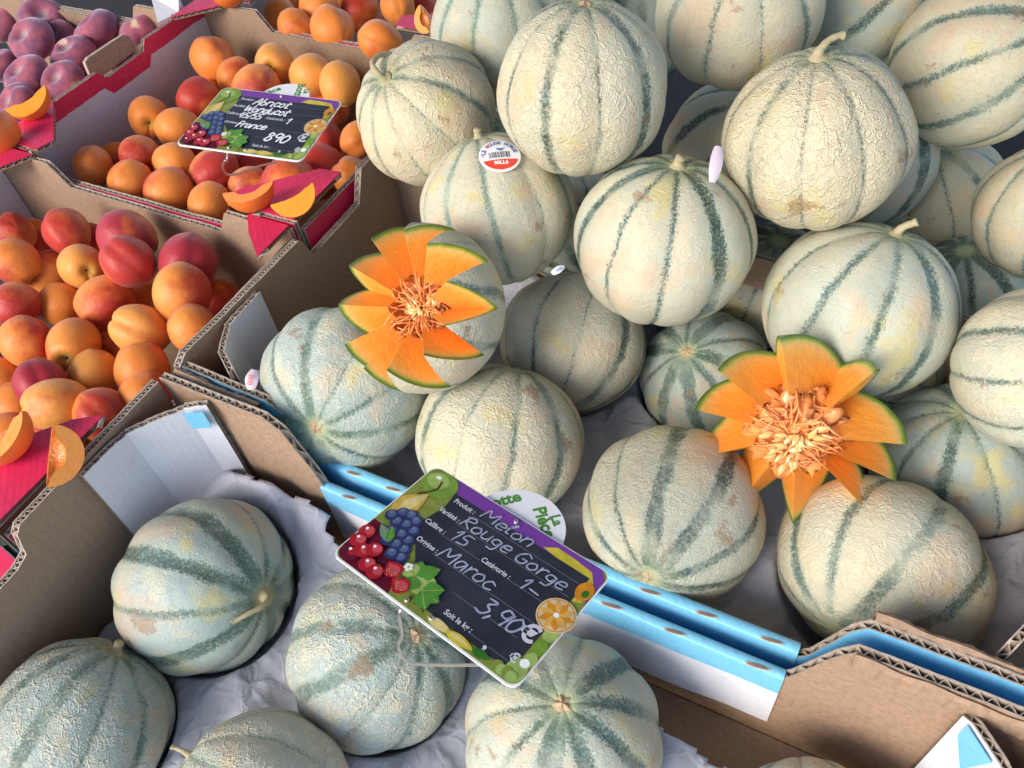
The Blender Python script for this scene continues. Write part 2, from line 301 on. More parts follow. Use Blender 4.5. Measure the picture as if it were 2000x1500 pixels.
AP = [('P',1,-0.9252,0.3922,0.1288,0.021),('P',0,-0.8208,0.3993,0.1582,0.0232),('P',0,-0.7314,0.4093,0.1672,0.0273),('P',0,-0.6945,0.3761,0.1711,0.0263),('P',0,-0.6483,0.4074,0.1565,0.0297),('P',0,-0.8447,0.3427,0.1516,0.0198),('P',1,-0.8335,0.3641,0.1239,0.0197),('P',0,-0.7718,0.3676,0.1472,0.0225),('P',0,-0.7947,0.2951,0.1473,0.0228),('P',1,-0.7734,0.327,0.1257,0.0234),('P',0,-0.7094,0.3387,0.1415,0.0275),('P',0,-0.6167,0.366,0.1618,0.0267),('P',0,-0.6357,0.3179,0.1482,0.0249),('P',2,-0.7134,0.3803,0.1022,0.018),('P',2,-0.6377,0.4111,0.1022,0.018),('P',0,-0.5832,0.338,0.1513,0.0216),('P',0,-0.7412,0.2614,0.1473,0.0227),('P',0,-0.6965,0.28,0.1398,0.026),('P',2,-0.7016,0.3141,0.1021,0.0171),('P',1,-0.6587,0.2639,0.1271,0.0203),('P',0,-0.6046,0.2818,0.1386,0.0247),('P',1,-0.7546,0.2223,0.1217,0.0198),('P',0,-0.6774,0.2253,0.1475,0.0237),('P',0,-0.6348,0.2111,0.1544,0.0252),('P',0,-0.5925,0.222,0.1462,0.0191),('P',1,-0.5767,0.2563,0.139,0.016),('P',1,-0.6817,0.175,0.1239,0.0163),('P',1,-0.6459,0.1967,0.1184,0.0181),('P',2,-0.9344,0.4146,0.1016,0.0182),('P',2,-0.8205,0.4167,0.1236,0.0185),('P',2,-0.7229,0.2107,0.1114,0.018),('P',2,-0.7749,0.3921,0.1025,0.0193),('P',2,-0.8554,0.3459,0.1021,0.0171),('P',2,-0.6749,0.379,0.1021,0.0169),('P',2,-0.6705,0.3184,0.102,0.0161),('P',2,-0.6991,0.259,0.1021,0.0172),('P',2,-0.6554,0.2191,0.0974,0.0165),('Q',0,-0.9146,0.7607,0.1559,0.029),('Q',0,-0.8632,0.7431,0.1478,0.0238),('Q',0,-0.8047,0.7637,0.1657,0.0255),('Q',0,-0.7432,0.7612,0.1606,0.027),('Q',0,-0.6951,0.757,0.1584,0.0249),('Q',0,-0.7986,0.7128,0.1575,0.0295),('Q',1,-0.9127,0.7197,0.1253,0.0224),('Q',0,-0.8736,0.6772,0.1487,0.0258),('Q',0,-0.911,0.6225,0.1488,0.0259),('Q',0,-0.8548,0.6153,0.1485,0.0255),('Q',0,-0.8589,0.5514,0.1478,0.024),('Q',1,-0.9214,0.5573,0.1247,0.0205),('Q',0,-0.9039,0.5135,0.1471,0.0222),('Q',0,-0.8294,0.5041,0.1477,0.0238),('Q',0,-0.802,0.5527,0.1482,0.0248),('Q',0,-0.7704,0.5064,0.1491,0.0265),('Q',0,-0.7428,0.5568,0.1489,0.0261),('Q',0,-0.7067,0.5049,0.1473,0.0228),('Q',1,-0.7368,0.6034,0.1253,0.0225),('Q',0,-0.6836,0.549,0.1469,0.0217),('Q',0,-0.6335,0.5628,0.152,0.0309),('Q',1,-0.6377,0.6215,0.1296,0.0305),('Q',1,-0.6785,0.6757,0.1277,0.0273),('Q',1,-0.7307,0.7607,0.1132,0.0257),('Q',0,-0.6114,0.6722,0.1467,0.0211),('Q',0,-0.5772,0.6062,0.1467,0.0212),('Q',1,-0.8017,0.7485,0.1207,0.0258),('Q',1,-0.7538,0.6658,0.1261,0.0244),('Q',1,-0.8178,0.6703,0.1263,0.0248),('Q',2,-0.7628,0.7252,0.1037,0.0233),('Q',2,-0.8653,0.6352,0.1028,0.0205),('Q',2,-0.8732,0.5698,0.1026,0.0198),('Q',2,-0.8175,0.5771,0.1026,0.0197),('Q',2,-0.7131,0.6748,0.0967,0.0226),('R',0,-1.2737,0.7761,0.1567,0.0313),('R',0,-1.1526,0.7699,0.1599,0.0306),('R',0,-1.0712,0.782,0.1667,0.0236),('R',0,-1.2402,0.7198,0.1578,0.0303),('R',1,-1.2361,0.7592,0.1392,0.0213),('R',0,-1.1451,0.7115,0.1525,0.0282),('R',0,-1.1662,0.6407,0.1529,0.0288),('R',0,-1.0923,0.644,0.1554,0.0269),('R',0,-1.1193,0.5807,0.1513,0.0255),('R',1,-1.4033,0.785,0.1296,0.0196),('R',1,-1.2945,0.6843,0.1282,0.0221),('R',1,-1.154,0.5715,0.1279,0.0249),('R',1,-1.119,0.6409,0.1247,0.0211),('R',2,-1.3161,0.7082,0.106,0.0203),('R',2,-1.1539,0.7825,0.1162,0.0229),('R',2,-1.1708,0.724,0.1065,0.0225),('S',0,-0.8315,0.9074,0.1705,0.0287),('S',1,-0.9202,0.9155,0.1445,0.0203),('S',0,-0.836,0.8569,0.1666,0.021),('S',0,-0.774,0.8586,0.1705,0.0287),('S',1,-0.9413,0.9569,0.1446,0.0207),('S',1,-0.7977,0.9542,0.1489,0.0276),('S',2,-0.8086,0.9831,0.1144,0.0222),('S',0,-0.6903,0.8515,0.1695,0.0271),('S',0,-0.7236,0.9493,0.1685,0.0254),('S',1,-0.716,0.9981,0.1441,0.0188),('S',1,-0.8597,0.9999,0.1446,0.0208)]
AL = [('k', 'dark red apricot at the left edge under the red lid of the near crate'), ('k', 'red round apricot against the kraft post at the back of the near crate'), ('m', 'crimson apricot under the brown back wall of the near left crate, behind the seamed one'), ('cs', 'pink and orange apricot with a stem pit and seam, in front of the crimson one'), ('m', 'large crimson apricot nearest the right corner post of the near left crate'), ('o', 'orange apricot at the left edge, second down from the top of the near crate'), ('o', 'orange apricot partly hidden between the left edge apricot and the yellow speckled one'), ('yd', 'yellow apricot with a dark pit, left of the pink seamed one'), ('c', 'orange red apricot at the left edge, third down in the near crate'), ('o', 'plain orange apricot left of the large smooth peach coloured one'), ('o', 'large smooth orange apricot in the middle of the near crate'), ('bu', 'egg shaped apricot pointing up with a red right cheek, near the crate edge'), ('ys', 'yellow orange apricot split by a deep seam into two lobes'), ('b', 'shaded apricot in the gap behind the egg shaped one'), ('k', 'dark apricot at the right wall behind the egg shaped one'), ('c', 'red cheeked apricot against the corrugated rim, right of the two lobed one'), ('o', 'broad orange apricot at the left edge, fourth down in the near crate'), ('bd', 'apricot with a red top and a yellow stem hollow in the near crate'), ('o', 'shaded apricot deep under the two lobed one'), ('y', 'dull yellow apricot below the red topped one'), ('o', 'golden apricot by the rim below the two lobed one'), ('o', 'shaded orange apricot at the left edge, fifth down'), ('m', 'pinkish red apricot at the lower left of the near crate'), ('ysd', 'pale yellow apricot with a dark stem pit, in front of the pinkish red one'), ('o', 'smooth yellow orange apricot at the front by the corrugated rim'), ('o', 'apricot of which a sliver shows at the rim beside the golden one'), ('k', 'reddish apricot behind the wet half at the left edge'), ('p', 'pale peach coloured apricot behind the folded slice'), ('k', 'shaded red apricot between the two topmost ones at the left'), ('k', 'shaded red apricot behind the yellow one with the dark pit'), ('o', 'shaded apricot at the lower left behind the pale yellow one'), ('k', 'shaded apricot deep between the crimson one and the yellow one'), ('k', 'shaded apricot deep at the far left of the near crate'), ('o', 'shaded apricot deep between the two lobed one and the rim'), ('o', 'shaded apricot deep right of the red topped one'), ('o', 'shaded apricot deep above the dull yellow one'), ('o', 'shaded apricot deep at the front of the near crate'), ('o', 'tall golden apricot in the back corner of the sign crate, touching the lilac wall'), ('os', 'orange apricot with a deep crease next to the tall golden one'), ('yd', 'yellow apricot with a crease and brown mark by the back wall of the sign crate'), ('y', 'yellow orange apricot at the back wall, left of the upright one'), ('yu', 'upright greenish yellow apricot at the back right of the sign crate'), ('p', 'pink topped apricot just behind the small sign and its disc'), ('o', 'apricot peeping out above the red one left of the small sign'), ('r', 'red apricot at the upper left corner of the small sign'), ('od', 'orange apricot with a stem pit, leftmost against the lilac wall'), ('o', 'golden apricot at the left tip of the small sign'), ('c', 'orange apricot with a red edge, left of the front row of the sign crate'), ('k', 'dark red apricot in the shade behind the red flap of the sign crate'), ('o', 'orange apricot behind the kraft edge in the front left corner of the sign crate'), ('o', 'yellow orange apricot at the front wall, second from the left corner'), ('o', 'orange apricot under the left tip of the small sign, middle row'), ('c', 'round orange apricot with a red left cheek at the front wall of the sign crate'), ('c', 'red orange apricot behind the wire foot of the small sign'), ('o', 'light orange apricot with dark specks in front of the wire foot'), ('c', 'shaded orange apricot under the lower edge of the small sign'), ('p', 'pinkish apricot behind the glistening slice'), ('r', 'large coral apricot right behind the half moon slice'), ('r', 'dark red apricot behind the large coral one'), ('c', 'deep orange apricot at the right edge of the small sign'), ('k', 'dark red apricot in shadow behind the right corner of the small sign'), ('o', 'orange apricot at the right side wall of the sign crate, above the lowest one'), ('o', 'orange apricot in the front right corner of the sign crate'), ('o', 'apricot hidden behind the white disc of the small sign'), ('o', 'apricot hidden below the middle of the small sign'), ('c', 'apricot hidden below the left half of the small sign'), ('o', 'apricot deep in shade below the disc of the small sign'), ('k', 'shaded apricot deep left of the small sign'), ('k', 'shaded apricot deep between the front row and the left tip of the sign'), ('k', 'shaded apricot deep behind the front row of the sign crate'), ('k', 'shaded apricot deep below the right half of the small sign'), ('', 'broad flat peach at the back, left of centre in the purple crate'), ('', 'dark purple flat peach at the back, second from the crate edge'), ('', 'purple flat peach with a pale spot next to the white crate corner'), ('', 'flat peach with a large cream patch, near the left edge'), ('', 'shaded flat peach between the cream patched one and the back row'), ('', 'round purple flat peach in the middle of the peach crate'), ('', 'dark flat peach with a greyish star hollow at the left edge'), ('', 'flat peach with a grey hollow beside the torn handle flap'), ('', 'flat peach just behind the apricot slice that points up right'), ('', 'flat peach at the very left edge of the back row'), ('', 'flat peach at the left edge under the cream patched one'), ('', 'pinkish flat peach at the left edge beside the red lid'), ('', 'sliver of a flat peach behind the rim below the handle flap'), ('', 'shaded flat peach deep at the left of the peach crate'), ('', 'shaded flat peach deep under the torn handle flap'), ('', 'shaded flat peach deep in the middle of the peach crate'), ('o', 'orange apricot cut by the top edge, third from the left in the top crate'), ('o', 'shaded orange apricot in the left corner of the top crate'), ('o', 'orange apricot low at the front rim of the top crate, left'), ('o', 'large bright orange apricot at the front rim of the top crate'), ('o', 'apricot at the top edge in the left corner of the top crate'), ('k', 'reddish apricot in the middle of the top crate'), ('k', 'shaded apricot deep in the middle of the top crate'), ('os', 'bright orange creased apricot at the front rim, right in the top crate'), ('o', 'orange apricot at the top edge, right in the top crate'), ('k', 'reddish apricot at the top edge next to the melons'), ('o', 'shaded apricot at the top edge, left in the top crate')]
# ------------------------------------------------------------------ whole melons
def melon_mesh(name, seed):
    rr = random.Random(seed); rows = []; NU, NV = 120, 72; o = rr.random() * 50
    for i in range(NV + 1):
        th = pi * i / NV; row = []
        for j in range(NU):
            ph = 2 * pi * j / NU; s = sin(th)
            d = abs(((ph * 10 / (2 * pi) + .5) % 1) - .5)
            r = 1 - .016 * s ** .6 * max(0, 1 - d / .22) ** 1.3 + .012 * s * cos(2 * pi * d) * -1
            r += .034 * nz(s * cos(ph) * 1.4 + o, s * sin(ph) * 1.4, cos(th) * 1.4) + .006 * nz(s * cos(ph) * 5 + o, s * sin(ph) * 5, cos(th) * 5)
            r -= .05 * math.exp(-(th / .16) ** 2) + .04 * math.exp(-((pi - th) / .2) ** 2)
            row.append((r * s * cos(ph), r * s * sin(ph), r * cos(th)))
        rows.append(row)
    b = MB(); b.grid(rows, 0, True); return b.mesh(name, [MELON], True)
MM = [melon_mesh('melon', i) for i in range(6)]
def melon_frame(px, py, R_, stem, stripe, back=False):
    # stem and stripe: photo pixels on the melon; returns a rotation whose Z is the stem axis and X the suture
    wv = -ray(px, py).normalized(); u = (CR - wv * CR.dot(wv)).normalized(); v = u.cross(wv) * -1
    v = wv.cross(u) * -1                                  # image-down on the melon
    if v.dot(CD) < 0: v = -v
    def dirof(p, bk=False):
        a, b = (p[0] - px) / R_, (p[1] - py) / R_; s = a * a + b * b
        if s > .97: q = sqrt(.97 / s); a *= q; b *= q; s = .97
        return (u * a + v * b + wv * (sqrt(1 - s) * (-1 if bk else 1))).normalized()
    z = dirof(stem, back); x = dirof(stripe); x = (x - z * x.dot(z)).normalized(); y = z.cross(x)
    return Matrix((x, y, z)).transposed(), dirof
def peduncle(kind, parent, rnd):
    b = MB()
    if kind == 'scar':
        rows = []
        for i in range(7):
            t = i / 6; r = .012 + .075 * t
            rows.append([(r * cos(a) * (1 + .25 * sin(3 * a + rnd)), r * sin(a), .962 + .03 * (1 - t) + .012 * sin(5 * a + rnd)) for a in [2 * pi * k / 22 for k in range(22)]])
        b.grid(rows, 0, True); b.f.append(tuple(range(22))); b.m.append(0)
        b.build('stem_scar', [SCAR], parent, True); return
    if kind == 'stub': pts = [(0, 0, .93), (0, 0, 1.0), (.01, 0, 1.05), (.03, .01, 1.10)]; rad = [.13, .062, .05, .055]
    elif kind == 'short': pts = [(0, 0, .93), (0, 0, 1.0), (.03, 0, 1.08), (.09, .02, 1.15), (.12, .03, 1.18)]; rad = [.12, .05, .04, .04, .05]
    elif kind == 'hook': pts = [(0, 0, .93), (0, 0, 1.01), (.04, 0, 1.07), (.13, .02, 1.12), (.23, .03, 1.13), (.27, .03, 1.12)]; rad = [.14, .062, .042, .036, .036, .05]
    elif kind == 'long': pts = [(0, 0, .92), (0, 0, 1.0), (.04, 0, 1.09), (.16, 0, 1.13), (.32, .0, 1.07), (.42, .02, 1.0), (.46, .03, .97)]; rad = [.17, .075, .042, .032, .028, .026, .034]
    elif kind == 'thin': pts = [(0, 0, .94), (0, 0, 1.0), (.03, 0, 1.07), (.07, .01, 1.15), (.08, .02, 1.20)]; rad = [.09, .036, .026, .024, .034]
    elif kind == 'curl': pts = [(0, 0, .94), (0, .02, 1.02), (.06, .02, 1.12), (.20, 0, 1.13), (.34, -.08, 1.04), (.42, -.16, .92), (.44, -.2, .84)]; rad = [.11, .05, .04, .036, .034, .036, .05]
    p = smooth_path(pts, 6); n = len(p)
    rr = [rad[min(int(i / 6), len(rad) - 1)] * (1 - (i / 6 % 1)) + rad[min(int(i / 6) + 1, len(rad) - 1)] * (i / 6 % 1) for i in range(n)]
    b.tube(p, [r * (1 + .035 * sin(i * 1.1 + rnd)) for i, r in enumerate(rr)], 10)
    o = b.build('stem', [STEM], parent, True); return o
# key: photo centre, photo radius, oblateness, stem pixel, suture pixel, stem behind, stem kind, (turn of stem), tint, stripe, net, dark, label
ML = {
 'M1': (405, 1142, 175, .96, (517, 1165), (340, 1100), 0, 'long', .9, 1.15, .085, .55, .8, 'pale green melon with a long curled stem, below the white corner flap'),
 'M2': (160, 1415, 183, .95, (203, 1258), (95, 1385), 0, 'stub', 0, 1.25, .06, 1.5, .8, 'coarsely netted melon with a tiny pale stem stub, in the bottom left corner'),
 'M3': (505, 1575, 195, .95, (325, 1462), (440, 1400), 0, 'thin', 2.0, 0.6, .045, 1.2, .5, 'brownish finely netted melon cut off by the bottom edge, its dry stem pointing left'),
 'M4': (740, 1280, 180, .95, (815, 1240), (640, 1228), 0, 'scar', 0, 1.15, .06, 1.3, .7, 'densely netted melon half hidden under the left end of the large price sign'),
 'M5': (1100, 1437, 199, .96, (1100, 1378), (1005, 1330), 0, 'scar', 0, 0.55, .07, .7, .9, 'yellowish melon whose dark stripes radiate from a brown scar, below the large price sign'),
 'M6': (1585, 1650, 178, .95, (1585, 1480), (1500, 1520), 1, None, 0, .3, .05, 1.0, .6, 'melon of which only the crown shows at the bottom edge, right of centre'),
 'M7': (672, 760, 162, .86, (612, 845), (603, 690), 0, 'scar', 0, 1.2, .05, .9, .8, 'bluish striped melon in the crate corner under the left cut melon'),
 'M8': (977, 860, 164, .90, (1010, 705), (1005, 850), 0, None, 0, .4, .055, 1.0, .8, 'melon with yellow patches directly above the round disc of the large price sign'),
 'M10': (973, 412, 152, .98, (935, 268), (962, 420), 0, 'stub', 0, .3, .035, .7, .5, 'pale yellow melon carrying a round white and red sticker'),
 'M11': (832, 222, 141, .93, (750, 152), (868, 172), 0, 'curl', 2.4, .05, .03, 1.0, .75, 'beige melon with a curled dry stem, leaning on the apricot crate edge'),
 'M12': (1138, 175, 172, 1.0, (1138, 14), (1068, 195), 0, 'scar', 0, .3, .05, 1.1, 1.0, 'large cream melon with two bold dark stripes, high in the pile above the stickered melon'),
 'M13': (1297, 470, 174, .94, (1320, 322), (1308, 470), 0, 'stub', 0, .35, .052, .5, .95, 'smooth cream melon with fanned stripes and a pale stub, mid pile'),
 'M14': (1118, 668, 142, .97, (1155, 530), (1050, 640), 1, None, 0, .25, .055, .9, .95, 'cream netted melon wedged right of the left cut melon'),
 'M15': (1378, 738, 130, .95, (1340, 685), (1352, 790), 0, 'scar', 0, 1.4, .075, .5, .8, 'small blue green melon showing its brown stem scar, left of the right cut melon'),
 'M16': (1312, 1005, 177, .98, (1265, 1122), (1300, 930), 0, 'scar', 0, 0.4, .055, .9, .95, 'melon with a dense green star at its lower end, above the blue rim'),
 'M17': (1718, 1115, 203, .84, (1612, 1255), (1642, 1078), 0, None, 0, .35, .062, .9, .8, 'widest melon, lying in the crate corner below the right cut melon'),
 'M18': (1870, 905, 172, .95, (1885, 795), (1850, 915), 0, None, 0, 1.3, .05, .5, .9, 'bluish melon in shade right of the right cut melon petals'),
 'M19': (1676, 605, 186, .93, (1745, 447), (1733, 570), 0, 'short', 1.0, .55, .05, .45, .85, 'big smooth pale melon with an orange tipped stem, directly behind the right cut melon'),
 'M21': (1593, 275, 185, .98, (1582, 112), (1572, 250), 0, 'hook', 2.1, .15, .06, 1.6, .95, 'large coarsely netted melon with a bent woody stem, right of centre at the top'),
 'M22': (1443, 5, 174, .98, (1445, -120), (1395, 60), 0, None, 0, .2, .045, .6, .7, 'cream melon with two vertical stripes cut off by the top edge'),
 'M23': (1435, 295, 140, .95, (1500, 200), (1365, 235), 0, None, 0, .5, .07, .5, 1.0, 'dark striped melon mostly hidden behind the coarsely netted melon with the bent stem'),
 'M24': (1690, -10, 165, .95, (1800, -110), (1690, 45), 0, None, 0, .8, .04, .6, .9, 'shaded melon at the top edge between two cream melons'),
 'M25': (1905, 125, 175, .98, (2050, 60), (1840, 35), 0, None, 0, .15, .04, .5, .75, 'very smooth cream melon in the top right corner'),
 'M26': (1820, 380, 137, .96, (1808, 285), (1786, 390), 0, None, 0, .4, .055, .7, .95, 'striped melon in shade under the smooth cream melon of the top right corner'),
 'M27': (2045, 415, 147, .98, (2055, 280), (1940, 450), 0, None, 0, .3, .03, .4, .7, 'pale melon cut off by the right edge at upper middle height'),
 'M28': (2035, 722, 178, .98, (2195, 735), (1930, 745), 0, None, 0, .5, .045, .9, .9, 'pale melon with sideways stripes cut off by the right edge'),
 'M29': (1490, 560, 130, .95, (1520, 470), (1480, 560), 0, None, 0, .7, .08, .5, 1.0, 'dark melon deep in the gap between the three big melons right of centre'),
 'M30': (1890, 580, 130, .95, (1880, 480), (1900, 590), 0, None, 0, 1.4, .08, .5, 1.0, 'dark bluish melon deep in the gap near the right edge'),
 'M31': (985, 60, 150, .98, (975, -70), (857, 70), 0, None, 0, .55, .06, .6, .5, 'pale melon with greenish vertical stripes, behind the beige melon with the curled stem'),
 'M32': (1065, -60, 125, .98, (1065, -150), (1110, -30), 0, None, 0, .0, .02, .6, .4, 'yellowish melon at the top edge left of the large cream melon'),
 'M33': (1250, 40, 125, .95, (1250, -60), (1255, 50), 0, None, 0, .8, .10, .4, 1.0, 'dark green melon in the shaded gap at the top edge'),
}
MO = {}
for i, (kk, d) in enumerate(ML.items()):
    px, py, rp, ob, stem, stripe, back, kind, turn, tint, sw, net, dark, label = d
    cx, cy, cz, r = MP[kk]
    rot, dirof = melon_frame(px, py, rp, stem, stripe, bool(back))
    o = obj('melon', MM[i % 6]); k = .985 / (ob ** .33)
    o.matrix_world = Matrix.Translation((cx, cy, cz)) @ rot.to_4x4() @ Matrix.Diagonal((r * k * 1.01, r * k * 1.01, r * k * ob, 1))
    tag(o, label, 'melon', 'netted melons')
    o['tint'] = float(tint); o['stripe'] = float(sw); o['net'] = float(net); o['dark'] = float(dark)
    if kind:
        s = peduncle(kind, o, i * 1.3); s and s.__setattr__('rotation_euler', (0, 0, turn))
    MO[kk] = (o, Vector((cx, cy, cz)), r, dirof)
# melons lying deeper in the pile, seen through the gaps
for j, (x, y, z, r, lb) in enumerate([(-.20, .62, .125, .068, 'shaded melon deep in the pile under the large cream melon with two bold stripes'),
      (-.02, .66, .10, .068, 'shaded melon deep in the pile under the coarsely netted melon'), (-.31, .66, .10, .068, 'shaded melon behind the stickered melon, low in the pile'),
      (-.05, .74, .20, .068, 'shaded melon deep in the pile between the top edge melons'), (.02, .60, .075, .062, 'shaded melon low behind the smooth pale melon with the orange tipped stem'),
      (.19, .64, .10, .066, 'shaded melon low by the right edge behind the pale melons'), (-.46, .70, .13, .066, 'shaded melon behind the beige melon with the curled stem')]):
    o = obj('melon', MM[j % 6]); o.location = (x, y, z); o.scale = (r, r, r * .95); o.rotation_euler = (j, 2 * j, j * 1.7)
    tag(o, lb, 'melon', 'netted melons'); o['tint'] = .7; o['stripe'] = .07; o['net'] = .5; o['dark'] = 1.0

# ------------------------------------------------------------------ text as flat meshes
def text_mesh(txt, size, bold=0.0):
    cu = bpy.data.curves.new('t', 'FONT'); cu.body = txt; cu.size = size; cu.offset = bold; cu.align_x = 'CENTER'; cu.align_y = 'CENTER'; cu.resolution_u = 3
    o = bpy.data.objects.new('t', cu); COL.objects.link(o); bpy.context.view_layer.update()
    me = bpy.data.meshes.new_from_object(o.evaluated_get(bpy.context.evaluated_depsgraph_get()))
    vs = [v.co.copy() for v in me.vertices]; fs = [tuple(p.vertices) for p in me.polygons]
    bpy.data.objects.remove(o); bpy.data.curves.remove(cu); bpy.data.meshes.remove(me); return vs, fs
def put_text(b, txt, size, x, y, z, ang=0.0, mi=0, bold=0.0, sx=1.0, fn=None):
    vs, fs = text_mesh(txt, size, bold); c, s = cos(ang), sin(ang)
    out = [(x + (v.x * sx) * c - v.y * s, y + (v.x * sx) * s + v.y * c, z) for v in vs]
    if fn: out = [fn(*p) for p in out]
    b.add(out, fs, mi)
PWHITE = plain('sticker_white', (.80, .80, .84), .4, .4); PBLUE = plain('sticker_blue_ink', (.06, .12, .34), .4, .4)
PRED = plain('sticker_red_ink', (.72, .06, .03), .4, .4); PBLK = plain('black_ink', (.02, .02, .03), .4, .4)
# round sticker wrapped on its melon (part of the melon it sticks to)
mo, mc, mr, df = MO['M10']
def sticker(parent, c, r, d, up, rad):
    n = d.normalized(); x = up.cross(n).normalized(); y = n.cross(x)
    def fn(u, v, h):                           # u, v in sticker radii
        a = sqrt(u * u + v * v) * rad / r; ang = atan2(v, u)
        dd = (n * cos(a) + (x * cos(ang) + y * sin(ang)) * sin(a))
        return c + dd * (r * 1.004 + h * .0001)
    b = MB(); N = 40
    def disc(r0, r1, a0, a1, h, mi, clip=None):
        rows = []
        for i in range(9):
            rr_ = r0 + (r1 - r0) * i / 8; rows.append([fn(rr_ * cos(a0 + (a1 - a0) * k / N), rr_ * sin(a0 + (a1 - a0) * k / N), h) for k in range(N + 1)])
        b.grid(rows, mi)
    disc(.0, 1, 0, 2 * pi, 8, 0)
    rows = []
    for i in range(7):
        yy = -.30 - .58 * i / 6; xx = sqrt(max(0, .88 ** 2 - yy * yy)); rows.append([fn(-xx + 2 * xx * k / 20, yy, 12) for k in range(21)])
    b.grid(rows, 2)
    for k, ch in enumerate('LE ROUGE GORGE'):
        if ch == ' ': continue
        a = pi * .93 - pi * .86 * k / 13; put_text(b, ch, .30, .77 * cos(a), .77 * sin(a), 12, a - pi / 2, 2 if ch == 'R' and k == 3 else 1, .008, 1, fn)
    rng = random.Random(4); xx = -.52
    while xx < .5:
        w_ = rng.choice((.02, .03, .05)); b.add([fn(xx, -.2, 12), fn(xx + w_, -.2, 12), fn(xx + w_, .16, 12), fn(xx, .16, 12)], [(0, 1, 2, 3)], 3); xx += w_ + rng.choice((.03, .045, .06))
    bird = [(-.1, .42), (.12, .36), (.34, .44), (.18, .30), (.12, .22), (.0, .26), (-.12, .34)]
    b.add([fn(u, v, 12) for u, v in bird], [tuple(range(len(bird)))], 1)
    put_text(b, '90LL6', .27, 0, -.50, 16, 0, 0, .012, 1, fn)
    put_text(b, 'LR', .20, -.80, .02, 12, 1.3, 2, .0, 1, fn)
    o = b.build('sticker', [PWHITE, PBLUE, PRED, PBLK], None, True, recalc=False)
    bpy.context.view_layer.update(); o.parent = parent; o.matrix_parent_inverse = parent.matrix_world.inverted(); return o
bpy.context.view_layer.update()
sd = df((976, 314)); sticker(mo, mc, mr * 1.015, sd, (CD * -1 + CR * -.12), .0172)
# peeled stickers and paper tags caught between melons
def curl(label, p0, p1, wid, mat, bend=.004, nrm=None, ink=None):
    p0, p1 = Vector(p0), Vector(p1); t = (p1 - p0); n = (nrm or -CF).normalized(); s = t.cross(n).normalized()
    b = MB(); rows = []; back = []
    for i in range(13):
        a = i / 12; w_ = wid * (sin(pi * min(1, .12 + a * .80))) ** .6; q = p0 + t * a + n * bend * sin(pi * a)
        rows.append([q + s * (k / 4 - 1) * w_ - n * bend * .5 * ((k / 4 - 1) ** 2) for k in range(9)])
        back.append([v - n * .0006 for v in rows[-1]])
    b.grid(rows); b.grid(back)
    if ink:
        for k in range(5): b.add([p0 + t * (.3 + .1 * k) + s * wid * .5 + n * (bend + .0006), p0 + t * (.34 + .1 * k) + s * wid * .5 + n * (bend + .0006), p0 + t * (.34 + .1 * k) - s * wid * .3 + n * (bend + .0006), p0 + t * (.3 + .1 * k) - s * wid * .3 + n * (bend + .0006)], [(0, 1, 2, 3)], 1)
    o = b.build('peeled_sticker', [mat, ink or mat], None, True, recalc=False); tag(o, label, 'sticker'); return o
PINK = plain('sticker_back', (.62, .52, .60), .45, .4)
o, c, r, df = MO['M21']
tq = c + df((1406, 300)) * r; curl('pinkish peeled label hanging at the left flank of the coarsely netted melon', along(1404, 285, .575), along(1392, 356, .575), .0045, PINK, .002)
curl('curled white sticker edge poking out under the stickered melon', along(1078, 534, .62), along(1102, 520, .62), .0026, PWHITE, .002, None, PBLUE)
curl('white and red sticker peeling off beside the bluish melon in the crate corner', along(497, 722, .60), along(488, 762, .60), .0048, PINK, .003, None, PRED)
